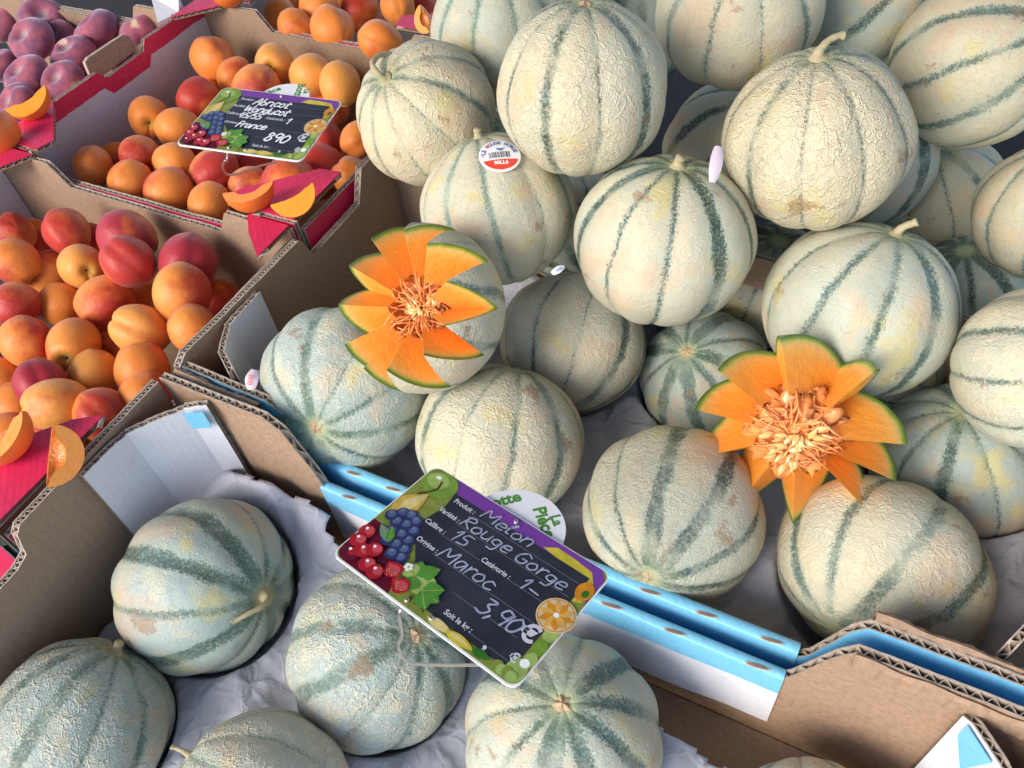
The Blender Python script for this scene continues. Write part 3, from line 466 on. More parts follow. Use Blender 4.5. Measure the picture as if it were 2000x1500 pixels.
# ------------------------------------------------------------------ cut melons: zigzag halves with seeds
def cut_melon(key, centre, r, axis, spin_to, N, tip, val, label, seedn, pulpk=1.0, jit=6, tint=.4, clump=None, rho=.40, asym=.5, az=None):
    rg = random.Random(len(label)); root = empty('cut_melon', centre)
    z = axis.normalized(); x = (spin_to - z * spin_to.dot(z)).normalized(); y = z.cross(x)
    root.matrix_world = Matrix.Translation(centre) @ Matrix((x, y, z)).transposed().to_4x4() @ Matrix.Diagonal((r, r, r * .96, 1))
    tag(root, label, 'melon', 'melons cut open in a zigzag')
    root['tint'] = tint
    pts = []
    if az:
        for k, (ta, tl, va, vl) in enumerate(az): pts += [(math.radians(ta), math.radians(tl)), (math.radians(va), math.radians(vl))]
    for k in range(0 if az else N):
        a = 2 * pi * k / N; pts.append((a + rg.uniform(-.06, .06), math.radians(tip + rg.uniform(-jit, jit))))
        pts.append((a + 2 * pi / N * asym, math.radians(val + rg.uniform(-jit, jit))))
    vec = [Vector((cos(la) * cos(a), cos(la) * sin(a), sin(la))) for a, la in pts]; n = len(vec); seg = 14; ring = []
    for i in range(n):
        A, B = vec[i], vec[(i + 1) % n]; om = A.angle(B)
        for s_ in range(seg):
            t = s_ / seg; ring.append(((A * sin((1 - t) * om) + B * sin(t * om)) / sin(om)).normalized())
    # rind: from the cut edge down to the pole
    def shell(rad, rows=30):
        out = []
        for q in range(rows + 1):
            row = []
            for d in ring:
                la = math.asin(d.z); ph = atan2(d.y, d.x); l2 = la + (-pi / 2 + .02 - la) * q / rows
                u = Vector((cos(l2) * cos(ph), cos(l2) * sin(ph), sin(l2)))
                row.append(u * (rad + (.010 * nz(u.x * 4, u.y * 4, u.z * 4) if q else 0)))
            out.append(row)
        return out
    b = MB(); b.grid(shell(1.0), 0, True)
    rd = b.build('rind', [MELON], root, True); rd['tint'] = tint; rd['stripe'] = .05; rd['net'] = 1.0; rd['dark'] = .8
    # flesh: planar cut faces, then the hollow
    b = MB(); rows = [[d * (1.0 + (rho - 1.0) * q / 16 + (.02 * nz(d.x * 9, d.y * 9, d.z * 9 + 7) if q > 14 else 0)) for d in ring] for q in range(17)]
    b.grid(rows, 0, True); b.grid(shell(rho, 12), 0, True)
    fl = b.build('flesh', [FLESH], root, False)
    # pulp: lumpy heart with strands
    b = MB(); rows = []
    for i in range(41):
        th = pi * i / 40; row = []
        for j in range(56):
            ph = 2 * pi * j / 56; u = Vector((sin(th) * cos(ph), sin(th) * sin(ph), cos(th)))
            q = .40 * pulpk * (1 + .42 * nz(u.x * 3.2 + 5, u.y * 3.2, u.z * 3.2) + .30 * nz(u.x * 9, u.y * 9 + 3, u.z * 9))
            row.append((u.x * q, u.y * q, u.z * q * .50 - .22))
        rows.append(row)
    b.grid(rows, 0, True)
    for k in range(110 if pulpk > 1 else 80):
        a = rg.uniform(0, 2 * pi); r0 = rg.uniform(.05, .3); r1 = rg.uniform(.34, .50); h0 = rg.uniform(-.12, .06); i0 = int(a / (2 * pi) * len(ring)) % len(ring); e = ring[i0] * r1
        a2 = a + rg.uniform(-.8, .8)
        p0 = Vector((r0 * cos(a2), r0 * sin(a2), h0)); pm = (p0 + e) * .5 + Vector((rg.uniform(-.06, .06), rg.uniform(-.06, .06), rg.uniform(.0, .10)))
        b.tube(smooth_path([p0, pm, e], 5), [rg.uniform(.005, .016) * (1.2 - .05 * t) for t in range(11)], 6)
    b.build('pulp', [PULP], root, True)
    # seeds, each its own mesh
    rows = []
    for i in range(11):
        t = i / 10; w_ = sin(pi * t ** .8) * .034 + .0008; rows.append([(w_ * cos(q), w_ * .42 * sin(q), .15 * t - .075) for q in [2 * pi * k / 10 for k in range(10)]])
    sb = MB(); sb.grid(rows, 0, True); sm_ = sb.mesh('seed', [SEED], True)
    for k in range(seedn):
        if clump: c0 = clump[k % len(clump)]; a = c0[0] + rg.gauss(0, .34); rr_ = c0[1] + rg.gauss(0, .06)
        else: a = rg.uniform(0, 2 * pi); rr_ = sqrt(rg.random()) * .40
        rr_ = min(.43, abs(rr_)); hz = -.22 + .27 * pulpk * sqrt(max(0, 1 - (rr_ / (.46 * pulpk)) ** 2)) + rg.uniform(-.03, .025)
        s_ = obj('seed', sm_, (), root, (rr_ * cos(a), rr_ * sin(a), hz))
        s_.rotation_euler = (rg.uniform(.9, 1.6), rg.uniform(-.3, .3), a + pi / 2 + rg.gauss(0, .5)); q = rg.uniform(.8, 1.1); s_.scale = (q, q, q)
    return root
def camdir(a, b, c): return CR * a + CD * b - CF * c           # right, down, towards the viewer
c9 = Vector(MP['M9'][:3]); r9 = MP['M9'][3]
cut_melon('A', c9, r9 * 1.0, camdir(-.56, -.06, .82), camdir(.2, -1, 0), 11, 36, -7, 'cut melon opened in a zigzag full of seeds, leaning beside the brown crate wall', 80, .92, 4, .3,
          [(1.2, .20), (1.9, .10), (4.2, .14), (4.7, .26), (5.3, .25), (3.6, .12)], .40)
c20 = Vector(MP['M20'][:3]) - CR * .008 + CD * .006; r20 = MP['M20'][3]
AZB = [(8, 3, 15, -44), (47, 3, 54, -41), (75, 0, 90, -45), (107, -6, 126, -48), (144, -6, 168, -46), (179, -8, 212, -46), (222, 2, 234, -40), (246, 6, 262, -42), (268, 6, 294, -45), (314, 6, 321, -42)]
cut_melon('B', c20, r20 * 1.17, camdir(-.30, .24, .92), camdir(.0, -1, 0), 10, 2, -52, 'cut melon splayed like a flower with stringy pink pulp, right of centre', 34, 1.02, 5, .4,
          [(1.9, .16), (3.4, .12), (2.6, .30), (4.6, .22)], .42, az=AZB)

# ------------------------------------------------------------------ apricots and flat peaches
def apricot_mesh(name, seed):
    rr = random.Random(seed); rows = []; NU, NV = 64, 40; o = rr.random() * 40; el = rr.uniform(.97, 1.10); fl = rr.uniform(.92, 1.0); dp = rr.uniform(.05, .11)
    for i in range(NV + 1):
        th = pi * i / NV; row = []
        for j in range(NU):
            ph = 2 * pi * j / NU; s = sin(th); dd = min(ph, 2 * pi - ph)
            r = 1 - dp * math.exp(-(dd / .20) ** 2) * s ** .5 * (.6 + .4 * cos(th)) + .05 * math.exp(-((dd - .55) / .35) ** 2) * s
            r -= .24 * math.exp(-(th / .22) ** 2) - .05 * math.exp(-(abs(th - .62) / .3) ** 2); r += .05 * math.exp(-((pi - th) / .22) ** 2)
            r += .035 * nz(s * cos(ph) * 1.3 + o, s * sin(ph) * 1.3, cos(th) * 1.3)
            row.append((r * s * cos(ph) * .99, r * s * sin(ph) * fl, r * cos(th) * el))
        rows.append(row)
    b = MB(); b.grid(rows, 0, True); return b.mesh(name, [APR], True)
AMS = [apricot_mesh('apricot', i) for i in range(6)]
def peach_mesh(name, seed):
    rr = random.Random(seed); rows = []; o = rr.random() * 40; ec = rr.uniform(.9, 1.1)
    for i in range(37):
        th = pi * i / 36; row = []
        for j in range(60):
            ph = 2 * pi * j / 60; s = sin(th); dd = min(ph, 2 * pi - ph)
            r = 1 - .06 * math.exp(-(dd / .22) ** 2) * s ** .5 + .05 * nz(s * cos(ph) * 1.4 + o, s * sin(ph) * 1.4, cos(th))
            zc = cos(th) * .62 * (1 - .55 * math.exp(-(s / .28) ** 2)) * (1 + .0)
            row.append((r * s ** .8 * cos(ph) * ec, r * s ** .8 * sin(ph), r * zc))
        rows.append(row)
    b = MB(); b.grid(rows, 0, True); return b.mesh(name, [PEACH], True)
PMS = [peach_mesh('flat_peach', i) for i in range(3)]
rg = random.Random(11)
for i, (cr, lv, x, y, z, r) in enumerate(AP):
    if cr in 'PS' and r < .0235: r = .0235
    code, label = AL[i]
    if cr == 'R':
        o = obj('flat_peach', PMS[i % 3]); o.location = (x, y, z); o.scale = (max(r, .026) * 1.16,) * 3
        tl = Vector((rg.uniform(-.5, .5), rg.uniform(-.7, .1), 1)).normalized()
        o.rotation_mode = 'QUATERNION'; o.rotation_quaternion = tl.to_track_quat('Z', 'Y') @ Matrix.Rotation(rg.uniform(0, 6.28), 3, 'Z').to_quaternion()
        tag(o, label, 'flat peach', 'purple flat peaches in the far left crate'); continue
    o = obj('apricot', AMS[(i * 5 + 1) % 6]); o.location = (x, y, z)
    vw = (CAM - Vector((x, y, z))).normalized()
    side = CR * rg.uniform(-1, 1) + CD * rg.uniform(-1, 1)
    if 's' in code: X = (vw + side * .30).normalized(); Z = (side - X * side.dot(X)).normalized()        # seam to the viewer
    elif 'd' in code: Z = (vw + side * .35 + CD * .25).normalized(); X = (CD + side * .4); X = (X - Z * X.dot(Z)).normalized()
    elif 'u' in code: Z = (CD * 1.0 - vw * .15).normalized(); X = (CR * .6 - vw * .3); X = (X - Z * X.dot(Z)).normalized()  # point up
    else:
        Z = (side - vw * rg.uniform(-.2, .5)).normalized(); X = Vector((rg.uniform(-1, 1), rg.uniform(-1, 1), rg.uniform(-1, 1))); X = (X - Z * X.dot(Z)).normalized()
    Y = Z.cross(X); o.matrix_world = Matrix.Translation((x, y, z)) @ Matrix((X, Y, Z)).transposed().to_4x4() @ Matrix.Diagonal((r * 1.05,) * 3 + (1,))
    h, bl, mg = {'y': (.15, .14, .2), 'o': (.75, .24 if cr != 'P' else .53, .12), 'b': (.55, .56, .1), 'r': (.9, .85, .25), 'm': (.8, 1.0, .95), 'p': (.55, .42, .7), 'k': (.95, .70, .2), 'c': (.6, .72, .35)}[code[0]]
    o['hue'] = h + rg.uniform(-.1, .1); o['blush'] = bl + rg.uniform(-.06, .06); o['mag'] = mg
    tag(o, label, 'apricot', {'P': 'apricots in the near left crate', 'Q': 'apricots in the crate with the small price sign', 'S': 'apricots in the crate at the top edge'}[cr])

# cut apricot wedges resting on the red corner lids
def wedge(label, p, r, axis, n1, open_=70, ho=.34):
    # axis: the long direction; n1: where the first cut face looks; the skin rests below
    z = Vector(axis).normalized(); h = math.radians(open_ / 2); n1 = Vector(n1); n1 = (n1 - z * n1.dot(z)).normalized()
    x = Matrix.Rotation(-(pi / 2 - h), 3, z) @ n1; y = z.cross(x); c = Vector(p) + x * r * .62
    root = empty('apricot_slice', c); root.matrix_world = Matrix.Translation(c) @ Matrix((x, y, z)).transposed().to_4x4() @ Matrix.Diagonal((r, r, r, 1)); tag(root, label, 'apricot slice', 'apricot slices set out as samples')
    b = MB(); rows = []
    for i in range(29):
        th = .02 + (pi - .04) * i / 28; rows.append([(sin(th) * cos(a) * 1.0, sin(th) * sin(a), cos(th)) for a in [pi - h + 2 * h * k / 16 for k in range(17)]])
    b.grid(rows); b.build('skin', [ASKIN], root, True, recalc=False)
    def hol(th): return -.12 - ho * math.exp(-((th - pi / 2) / .55) ** 4)      # the stone hollow eats into the inner edge
    b = MB(); hb = MB(); hrows = []
    for sg in (1, -1):
        aa = pi - sg * h; rows = []
        for i in range(29):
            th = .02 + (pi - .04) * i / 28; e = Vector((sin(th) * cos(aa), sin(th) * sin(aa), cos(th))); q = hol(th) / -1.0
            inn = Vector((cos(aa) * q * sin(th), sin(aa) * q * sin(th), cos(th) * .94))
            rows.append([e.lerp(inn, k / 8) + y * sg * .012 * nz(e.x * 5 + k, e.z * 5) for k in range(9)]); hrows.append(rows[-1][-1])
        b.grid(rows)
    b.build('flesh', [AFLESH], root, True, recalc=False)
    n = 29; rows = []
    for i in range(n):
        a, c_ = hrows[i], hrows[n + i]; rows.append([a.lerp(c_, k / 8) + Vector((-.16 * sin(pi * k / 8) * sin(pi * i / (n - 1)) + .03 * nz(i * .6, k * .6), 0, .02 * nz(i * .9, k, 4))) for k in range(9)])
    hb.grid(rows); hb.build('stone_hollow', [AWET], root, True, recalc=False)
    return root
U = Vector((0, 0, 1)); TV = -CF
wedge('wet apricot slice with glistening hollow on the red corner lid below the small price sign', at(490, 394, .213), .0260, CR * .97 - CD * .24, TV * .75 - CD * .7, 70)
wedge('half moon apricot slice on the red corner lid, right of the glistening one', at(584, 404, .213), .0235, CR * .88 - CD * .47, TV * .93 - CD * .1 + CR * .1, 56, .06)
wedge('orange apricot slice pointing up right on the lid by the purple peaches', at(66, 214, .214), .0275, CR * .86 - CD * .52, TV * .9 - CD * .3, 60, .14)
wedge('apricot slice cut off by the left edge on the lid by the purple peaches', at(4, 270, .214), .0290, CR * .5 - CD * .85, TV * .3 - CR * .9, 100)
wedge('wet apricot half cut off by the left edge above the lower red lid', at(22, 872, .214), .0270, CR * .80 - CD * .60, TV * .75 - CD * .6, 120)
wedge('folded apricot slice standing against the crate edge at the lower red lid', at(124, 888, .214), .0240, CD * .97 - CR * .10, TV * .5 - CR * .85, 80)
wedge('apricot slice on the red lid at the top edge behind the price sign crate', at(440, -2, .214), .024, CR * .98 + CD * .05, TV * .6 - CD * .7, 80)
wedge('apricot slice at the top edge beside the pale striped melon', at(828, 44, .214), .018, CD * .9 + CR * .3, TV * .7 + CR * -.6, 80)
# ------------------------------------------------------------------ cardboard crates
def lerp_prof(prof, s):
    for (a, za), (b_, zb) in zip(prof, prof[1:]):
        if s <= b_: return za + (zb - za) * max(0, min(1, (s - a) / max(1e-6, b_ - a)))
    return prof[-1][1]
def wall(name, parent, A, B, prof, zb, mats, th=.007, band=None, wl=.0085, ragged=.0006, dbl=False):
    # A->B along the wall at floor level; the face named first looks left of A->B. mats = (left face, right face, core, band)
    A, B = Vector((*A, 0)), Vector((*B, 0)); L = (B - A).length; t = (B - A) / L; n = Vector((-t.y, t.x, 0)); b = MB()
    ns = max(8, int(L / .0022)); ss = sorted(set([L * i / ns for i in range(ns + 1)] + [min(L, max(0, p[0])) for p in prof]))
    seed = A.x * 7 + A.y * 3
    def top(s): return lerp_prof(prof, s) + ragged * nz(s * 160, seed) + ragged * 1.5 * nz(s * 25, seed + 4)
    def P(s, o, z): return A + t * s + n * (o + .0012 * nz(s * 9, seed)) + Vector((0, 0, z))
    lt = .0011
    for side, (o0, o1) in enumerate(((th / 2, th / 2 - lt), (-th / 2, -th / 2 + lt))):
        rows = []; zs = [0, .25, .5, .75, 1]
        bw = band[side] if band else None
        outer = []
        for f in ('top', 'b1', 'b2', 'bot'):
            row = []
            for s in ss:
                T = top(s); z = T if f == 'top' else (T - (bw or .01)) if f == 'b1' else (T - (bw or .01) - .0003) if f == 'b2' else zb
                row.append(P(s, o0, z))
            outer.append(row)
        b.grid(outer[:2], 3 if bw else side); b.grid(outer[1:], side)
        inn = [[P(s, o1, top(s)) for s in ss], [P(s, o1, zb) for s in ss]]
        b.grid([outer[0], inn[0]], 2); b.grid(inn, 2)
        for s in (0, L): b.quad(P(s, o0, top(s)), P(s, o1, top(s)), P(s, o1, zb), P(s, o0, zb), 2)
    for ph in ((0, pi) if dbl else (0,)):
        rows = [[], [], [], []]; m_ = int(L / .0011); am = th / 2 - lt
        for i in range(m_ + 1):
            s = L * i / m_; o = am * sin(2 * pi * s / wl + ph + 1.2 * nz(s * 12, seed)); T = top(s) - .0006
            for r_, (oo, zz) in zip(rows, ((o - .00045, T - .02), (o - .00045, T), (o + .00045, T), (o + .00045, T - .02))): r_.append(P(s, oo, zz))
        b.grid(rows, 2)
    # end caps of the fluting are the liners themselves; floor between liners closed
    b.quad(P(0, -th / 2, zb), P(L, -th / 2, zb), P(L, th / 2, zb), P(0, th / 2, zb), 2)
    return b.build(name, [mats[0], mats[1], mats[2], mats[3] if len(mats) > 3 else mats[0]], parent, recalc=False)
def lid(name, parent, poly, z, mat, under, edges, th=.0055, tilt=None):
    b = MB(); pts = [Vector((p[0], p[1], z + (p[2] if len(p) > 2 else 0))) for p in poly]; lt = .001
    b.prism(pts, (0, 0, -lt), 0, 0); b.prism([p - Vector((0, 0, th - lt)) for p in pts], (0, 0, -lt), 1, 1)
    cen = sum(pts, Vector()) / len(pts)
    for i in edges:
        a, c = pts[i], pts[(i + 1) % len(pts)]; L = (c - a).length; t = (c - a) / L; inn = (cen - (a + c) / 2); inn = (inn - t * inn.dot(t)).normalized()
        m_ = int(L / .0009); rows = [[], [], [], []]
        for k in range(m_ + 1):
            s = L * k / m_; h = (th / 2 - lt) * sin(2 * pi * s / .0095 + .8 * nz(s * 20, z)); base = a + t * s + Vector((0, 0, -th / 2)); jag = .0010 * nz(s * 90, 3) + .0006
            for r_, (hh, ii) in zip(rows, ((-.0004, .012), (-.0004, jag), (.0004, jag), (.0004, .012))): r_.append(base + Vector((0, 0, h + hh)) + inn * ii)
        b.grid(rows, 2)
    return b.build(name, [mat, under, CORE], parent, recalc=False)
def slab(name, parent, poly, d, mats): b = MB(); b.prism(poly, d, 0, 1); return b.build(name, mats, parent)
XL, ZT, ZL = -.52, .20, .17
# --- front melon crate
cf = empty('cardboard_crate', (-.17, .07, 0)); tag(cf, 'brown melon crate with white and blue inner flap, nearest the viewer', 'crate', 'melon crates')
def here(c):
    bpy.context.view_layer.update()
    for o in list(COL.objects):
        if o.parent == c and not o.get('_in'):
            o.matrix_parent_inverse = c.matrix_world.inverted(); o['_in'] = 1
    for o in COL.objects:
        if '_in' in o: del o['_in']
wall('side_wall', cf, (XL, -.16), (XL, .247), [(0, ZL), (.232, ZL), (.2445, .1745), (.25, .195), (.256, ZT), (1, ZT)], .0, (BLUE, KRAFTD, CORE, BLUE), .0075, None, .0085, .0007, True)
wall('end_wall', cf, (XL, .2545), (.175, .2545), [(0, .199), (.113, .199), (.127, .188), (.143, .140), (.147, .118), (.538, .116), (.542, .121), (.562, .176), (.572, .194), (1, .194)], 0, (BLUE, KRAFT, CORE, BLUE), .007)
wall('side_wall', cf, (.1790, .25), (.1790, -.16), [(0, .19), (.05, .195), (1, .19)], 0, (BLUE, KRAFTD, CORE, BLUE), .007)
# corner gussets (white printed side inward), folded from side wall to end wall
def gusset(parent, pts, z0, z1, inner, outer, stripe=None, th=.006, lean=0):
    for (a, b_) in zip(pts, pts[1:]):
        L = (Vector(b_) - Vector(a)).length
        wall('corner_gusset', parent, a, b_, [(0, z1), (L, z1)], z0, (outer, inner, CORE, BLUE), th, None, .008, .0012)
gusset(cf, [(-.5115, .150), (-.5085, .196), (-.4800, .2365), (-.4640, .2470)], .002, .196, WHITE, KRAFT)
b = MB(); p0, p1 = Vector((-.4790, .2335, .1955)), Vector((-.4655, .2422, .1955)); off = Vector((.0035, -.0032, 0))
b.prism([p0 + off, p1 + off, p1 + off - Vector((0, 0, .021)), p0 + off - Vector((0, 0, .019))], (.0005, -.0006, 0)); b.build('blue_corner_print', [BLUE], cf)
wall('corner_gusset', cf, (.118, .2465), (.1440, .2150), [(0, .180), (.006, .186), (.03, .190), (.05, .186)], .05, (KRAFT, WHITE, CORE, BLUE), .006)
wall('corner_gusset', cf, (.1440, .2150), (.172, .17), [(0, .187), (.06, .180)], .05, (KRAFT, WHITE, CORE, BLUE), .006)
b = MB(); q0, q1 = Vector((.1195, .2405, .184)), Vector((.1335, .2235, .187)); o_ = Vector((-.0006, -.0012, 0))
b.prism([q0 + o_, q1 + o_, (q0 + q1) / 2 + o_ - Vector((-.003, 0, .045)), q0 + o_ - Vector((0, 0, .018))], (-.0005, -.0005, 0)); b.build('blue_corner_print', [BLUE], cf)
# printed flap folded over the low part of the end wall: rounded blue fold, white skirt, slots along the crease
def flap(parent, x0, x1, y, ztop, drop, side, blue_to, thick=.0035, slots=8, bow=.004, name='folded_flap', rollw=.009):
    b = MB(); N = 120; prof = []
    for k in range(9): a = pi * k / 8; prof.append((y - side * rollw / 2 * cos(a) * -1 * -1, ztop + rollw * .35 * sin(a)))
    def ring(x, ex):
        e = bow * sin(pi * (x - x0) / (x1 - x0)) + .0012 * nz(x * 30, y); w_ = .0008 * nz(x * 140, 2)
        back = [(y + side * (-rollw * .5), ztop - .010)]
        pts = [(y - side * rollw * .5, ztop - .012), (y - side * rollw * .5, ztop - .002)] + [(y - side * rollw * .5 * cos(a), ztop - .001 + rollw * .32 * sin(a)) for a in [pi * k / 8 for k in range(1, 8)]]
        pts += [(y + side * rollw * .5, ztop - .002), (y + side * (rollw * .5 + e * .4), ztop - blue_to), (y + side * (rollw * .5 + e), ztop - drop + w_ + .004 * nz(x * 6, 9))]
        return [Vector((x + ex, py_, pz_)) for py_, pz_ in pts]
    cols = [ring(x0 + (x1 - x0) * i / N, 0) for i in range(N + 1)]
    rows = list(map(list, zip(*cols))); b.grid(rows[:-1], 0); b.grid(rows[-2:], 1)
    inner = [[p - Vector((0, side * thick, 0)) for p in rows[-3]], [p - Vector((0, side * thick, 0)) for p in rows[-1]]]
    b.grid(inner, 2); b.grid([rows[-1], inner[1]], 2)
    for c_, i_ in ((0, 0), (-1, N)): b.quad(rows[-3][c_], rows[-1][c_], inner[1][c_], inner[0][c_], 2)
    rg_ = random.Random(int(abs(y) * 1e4))
    for k in range(slots):
        xc = x0 + (x1 - x0) * (k + .5 + rg_.uniform(-.12, .12)) / slots; hw = rg_.uniform(.0065, .0085); hh = .0013
        for sc_, mi, pr in ((1.0, 3, .0006), (.72, 4, .0009)):
            vs = []
            for j in range(16):
                a = 2 * pi * j / 16; zz = ztop + rollw * .30 - .0012 + hh * sc_ * sin(a) * .4; yy = y + side * (rollw * .30 - hh * sc_ * sin(a) * 1.2)
                vs.append(Vector((xc + hw * sc_ * cos(a) + .004 * sin(a), yy, ztop + rollw * .32 * sqrt(max(.05, 1 - ((yy - y) / (rollw * .5)) ** 2)) - .001 + pr)))
            b.add(vs, [tuple(range(16))], mi)
    return b.build(name, [BLUE, WHITE, KRAFT, CORE, DARKSLOT], parent, recalc=False)
DARKSLOT = plain('slot_hollow', (.16, .12, .10), .9, .1)
flap(cf, -.376, .020, .2535, .1185, .083, -1, .025, slots=8, rollw=.0085)
slab('bottom', cf, [(XL, -.16, .001), (.18, -.16, .001), (.18, .25, .001), (XL, .25, .001)], (0, 0, .003), [KRAFTD, KRAFTD])
def strip(parent, a, b_, w_, dz, n=14):       # folded, slightly torn layer of card along a rim
    a, b_ = Vector(a), Vector(b_); m2 = MB(); rows = []
    for k_ in range(n * 4 + 1):
        t_ = k_ / (n * 4); p = a.lerp(b_, t_); j = .0016 * nz(t_ * 22, a.y * 50); top_ = .003 * nz(t_ * 5, a.x * 9)
        rows.append([p + Vector((0, -w_ + j, top_)), p + Vector((0, -w_ * .2, top_ + .003)), p + Vector((0, w_ * .5 + j, top_ + .001)), p + Vector((0, w_ * .3, -dz + j * 3 + top_)), p + Vector((0, -w_ + j, -dz + top_ + j * 2))])
    m2.grid([list(r_) for r_ in zip(*rows)]); m2.grid([[r_[4] for r_ in rows], [r_[0] for r_ in rows]])
    return m2.build('folded_strip', [KRAFT], parent, False, recalc=False)
strip(cf, (.052, .2500, .193), (.150, .2500, .190), .0028, .014)
here(cf)
# --- second melon crate
cm = empty('cardboard_crate', (-.17, .45, 0)); tag(cm, 'melon crate with blue rim that holds the pile, behind the front crate', 'crate', 'melon crates')
wall('end_wall', cm, (XL, .2755), (.175, .2755), [(0, .193), (.094, .188), (.108, .178), (.128, .132), (.134, .119), (.545, .114), (.550, .120), (.568, .178), (.576, .190), (1, .190)], 0, (KRAFT, BLUE, CORE, BLUE), .007)
flap(cm, -.383, .024, .2755, .1190, .06, -1, .05, slots=9, bow=.0, rollw=.0100)
wall('side_wall', cm, (XL, .270), (XL, .612), [(0, .193), (.012, ZT), (.176, .196), (.180, .192), (.186, .172), (.192, .168), (.272, .170), (.282, .190), (.290, .204), (.325, .202), (.342, .19)], 0, (RED, KRAFTD, CORE, BLUE), .0075, None, .0085, .0006, True)
wall('end_wall', cm, (XL, .616), (.175, .616), [(0, .19), (1, .12)], 0, (KRAFTD, KRAFTD, CORE, BLUE), .007)
wall('side_wall', cm, (.1790, .612), (.1790, .272), [(0, .19), (1, .19)], 0, (BLUE, KRAFTD, CORE, BLUE), .007)
gusset(cm, [(-.4675, .2830), (-.4920, .2980), (-.5090, .3260), (-.5125, .374)], .002, .194, WHITE, KRAFT)
b = MB(); p0, p1 = Vector((-.4690, .2805, .194)), Vector((-.4900, .2935, .194)); off = Vector((-.0005, -.0042, 0))
wall('corner_gusset', cm, (.128, .283), (.150, .330), [(0, .170), (.02, .186), (.06, .188)], .05, (WHITE, KRAFT, CORE, BLUE), .006, (.02, None))
strip(cm, (-.516, .2662, .193), (-.428, .2662, .187), .0045, .008)
strip(cm, (.058, .2830, .192), (.172, .2830, .186), .0040, .010)
slab('bottom', cm, [(XL, .272, .001), (.18, .272, .001), (.18, .61, .001), (XL, .61, .001)], (0, 0, .003), [KRAFTD, KRAFTD])
here(cm)
# --- red printed fruit crates on the left
def red_crate(label, x0, x1, y0, y1, parts, lids, loc):
    c = empty('cardboard_crate', loc); tag(c, label, 'crate', 'red printed fruit crates')
    W_ = x1 - x0; D_ = y1 - y0; tr = .055
    if 'f' in parts: wall('end_wall', c, (x0, y0), (x1, y0), [(0, ZT), (tr, ZT), (tr + .035, .168), (W_ - tr - .035, .168), (W_ - tr, ZT), (1, ZT)], 0, (LILAC, RED, CORE, RED), .006)
    if 'b' in parts: wall('end_wall', c, (x0, y1), (x1, y1), [(0, ZT - .002), (.102, ZT - .003), (.122, .169), (W_ - .105, .167), (W_ - .085, ZT - .002), (1, ZT - .002)], 0, (RED, KRAFT, CORE, RED), .006)
    if 'l' in parts: wall('side_wall', c, (x0, y0 + .005), (x0, y1 - .005), [(0, ZT), (.155, ZT), (.165, .187), (.235, .187), (.245, ZT), (1, ZT)], 0, (RED, LILAC, CORE, RED), .006, (None, .022))
    if 'r' in parts: wall('side_wall', c, (x1, y1 - .005), (x1, y0 + .005), [(0, .188), (.10, .188), (.11, .155), (.24, .155), (.25, .188), (1, .188)], 0, (RED, KRAFTD, CORE, RED), .006)
    slab('bottom', c, [(x0, y0, .001), (x1, y0, .001), (x1, y1, .001), (x0, y1, .001)], (0, 0, .003), [KRAFTD, KRAFTD])
    for poly, ed in lids: lid('corner_lid', c, poly, ZT + .003, RED, KRAFT, ed)
    here(c); return c
red_crate('apricot crate at the left edge, in front of the one with the small price sign', -.985, -.5320, .082, .4555, 'fblr',
          [([(-.532, .084), (-.532, .200), (-.553, .186), (-.612, .118), (-.615, .084)], [1, 2, 3]),
           ([(-.985, .4555), (-.985, .375), (-.925, .420), (-.905, .4555)], [1, 2]),
           ([(-.534, .4555), (-.586, .4555), (-.566, .432), (-.534, .406)], [1, 2])], (-.76, .27, 0))
red_crate('red rimmed apricot crate holding the small price sign', -.979, -.5320, .4645, .8310, 'flbr',
          [([(-.979, .4645), (-.909, .4645), (-.903, .486), (-.962, .540), (-.979, .552)], [1, 2]),
           ([(-.979, .831), (-.979, .770), (-.930, .8200), (-.927, .831)], [1, 2]),
           ([(-.534, .4645), (-.534, .548), (-.560, .545), (-.622, .485), (-.622, .4645)], [1, 2, 3])], (-.75, .65, 0))
red_crate('crate of purple flat peaches in the top left corner', -1.435, -.9860, .440, .792, 'fb', [], (-1.2, .62, 0))
red_crate('apricot crate at the top edge, mostly hidden by the melon pile', -.979, -.5320, .8400, 1.21, 'fl', 
          [([(-.979, .840), (-.893, .840), (-.900, .866), (-.962, .915), (-.979, .92)], [1, 2]), ([(-.534, .84), (-.534, .93), (-.60, .89), (-.655, .865), (-.650, .84)], [1, 2, 3])], (-.75, 1.0, 0))
ch = empty('cardboard_crate', (-1.2, 1.0, 0)); tag(ch, 'crate behind the purple flat peaches, brown wall and white corner at the top edge', 'crate', 'red printed fruit crates')
wall('end_wall', ch, (-1.42, .800), (-1.03, .800), [(0, .17), (1, .17)], 0, (RED, KRAFT, CORE, RED), .006)
slab('white_corner', ch, [at(294, -8, .215), at(348, -8, .215), at(349, 24, .198), at(308, 44, .196)], (0, .004, -.04), [WHITE, WHITE])
slab('bottom', ch, [(-1.42, .8, .001), (-1.03, .8, .001), (-1.03, 1.1, .001), (-1.42, 1.1, .001)], (0, 0, .003), [KRAFTD, KRAFTD])
here(ch)
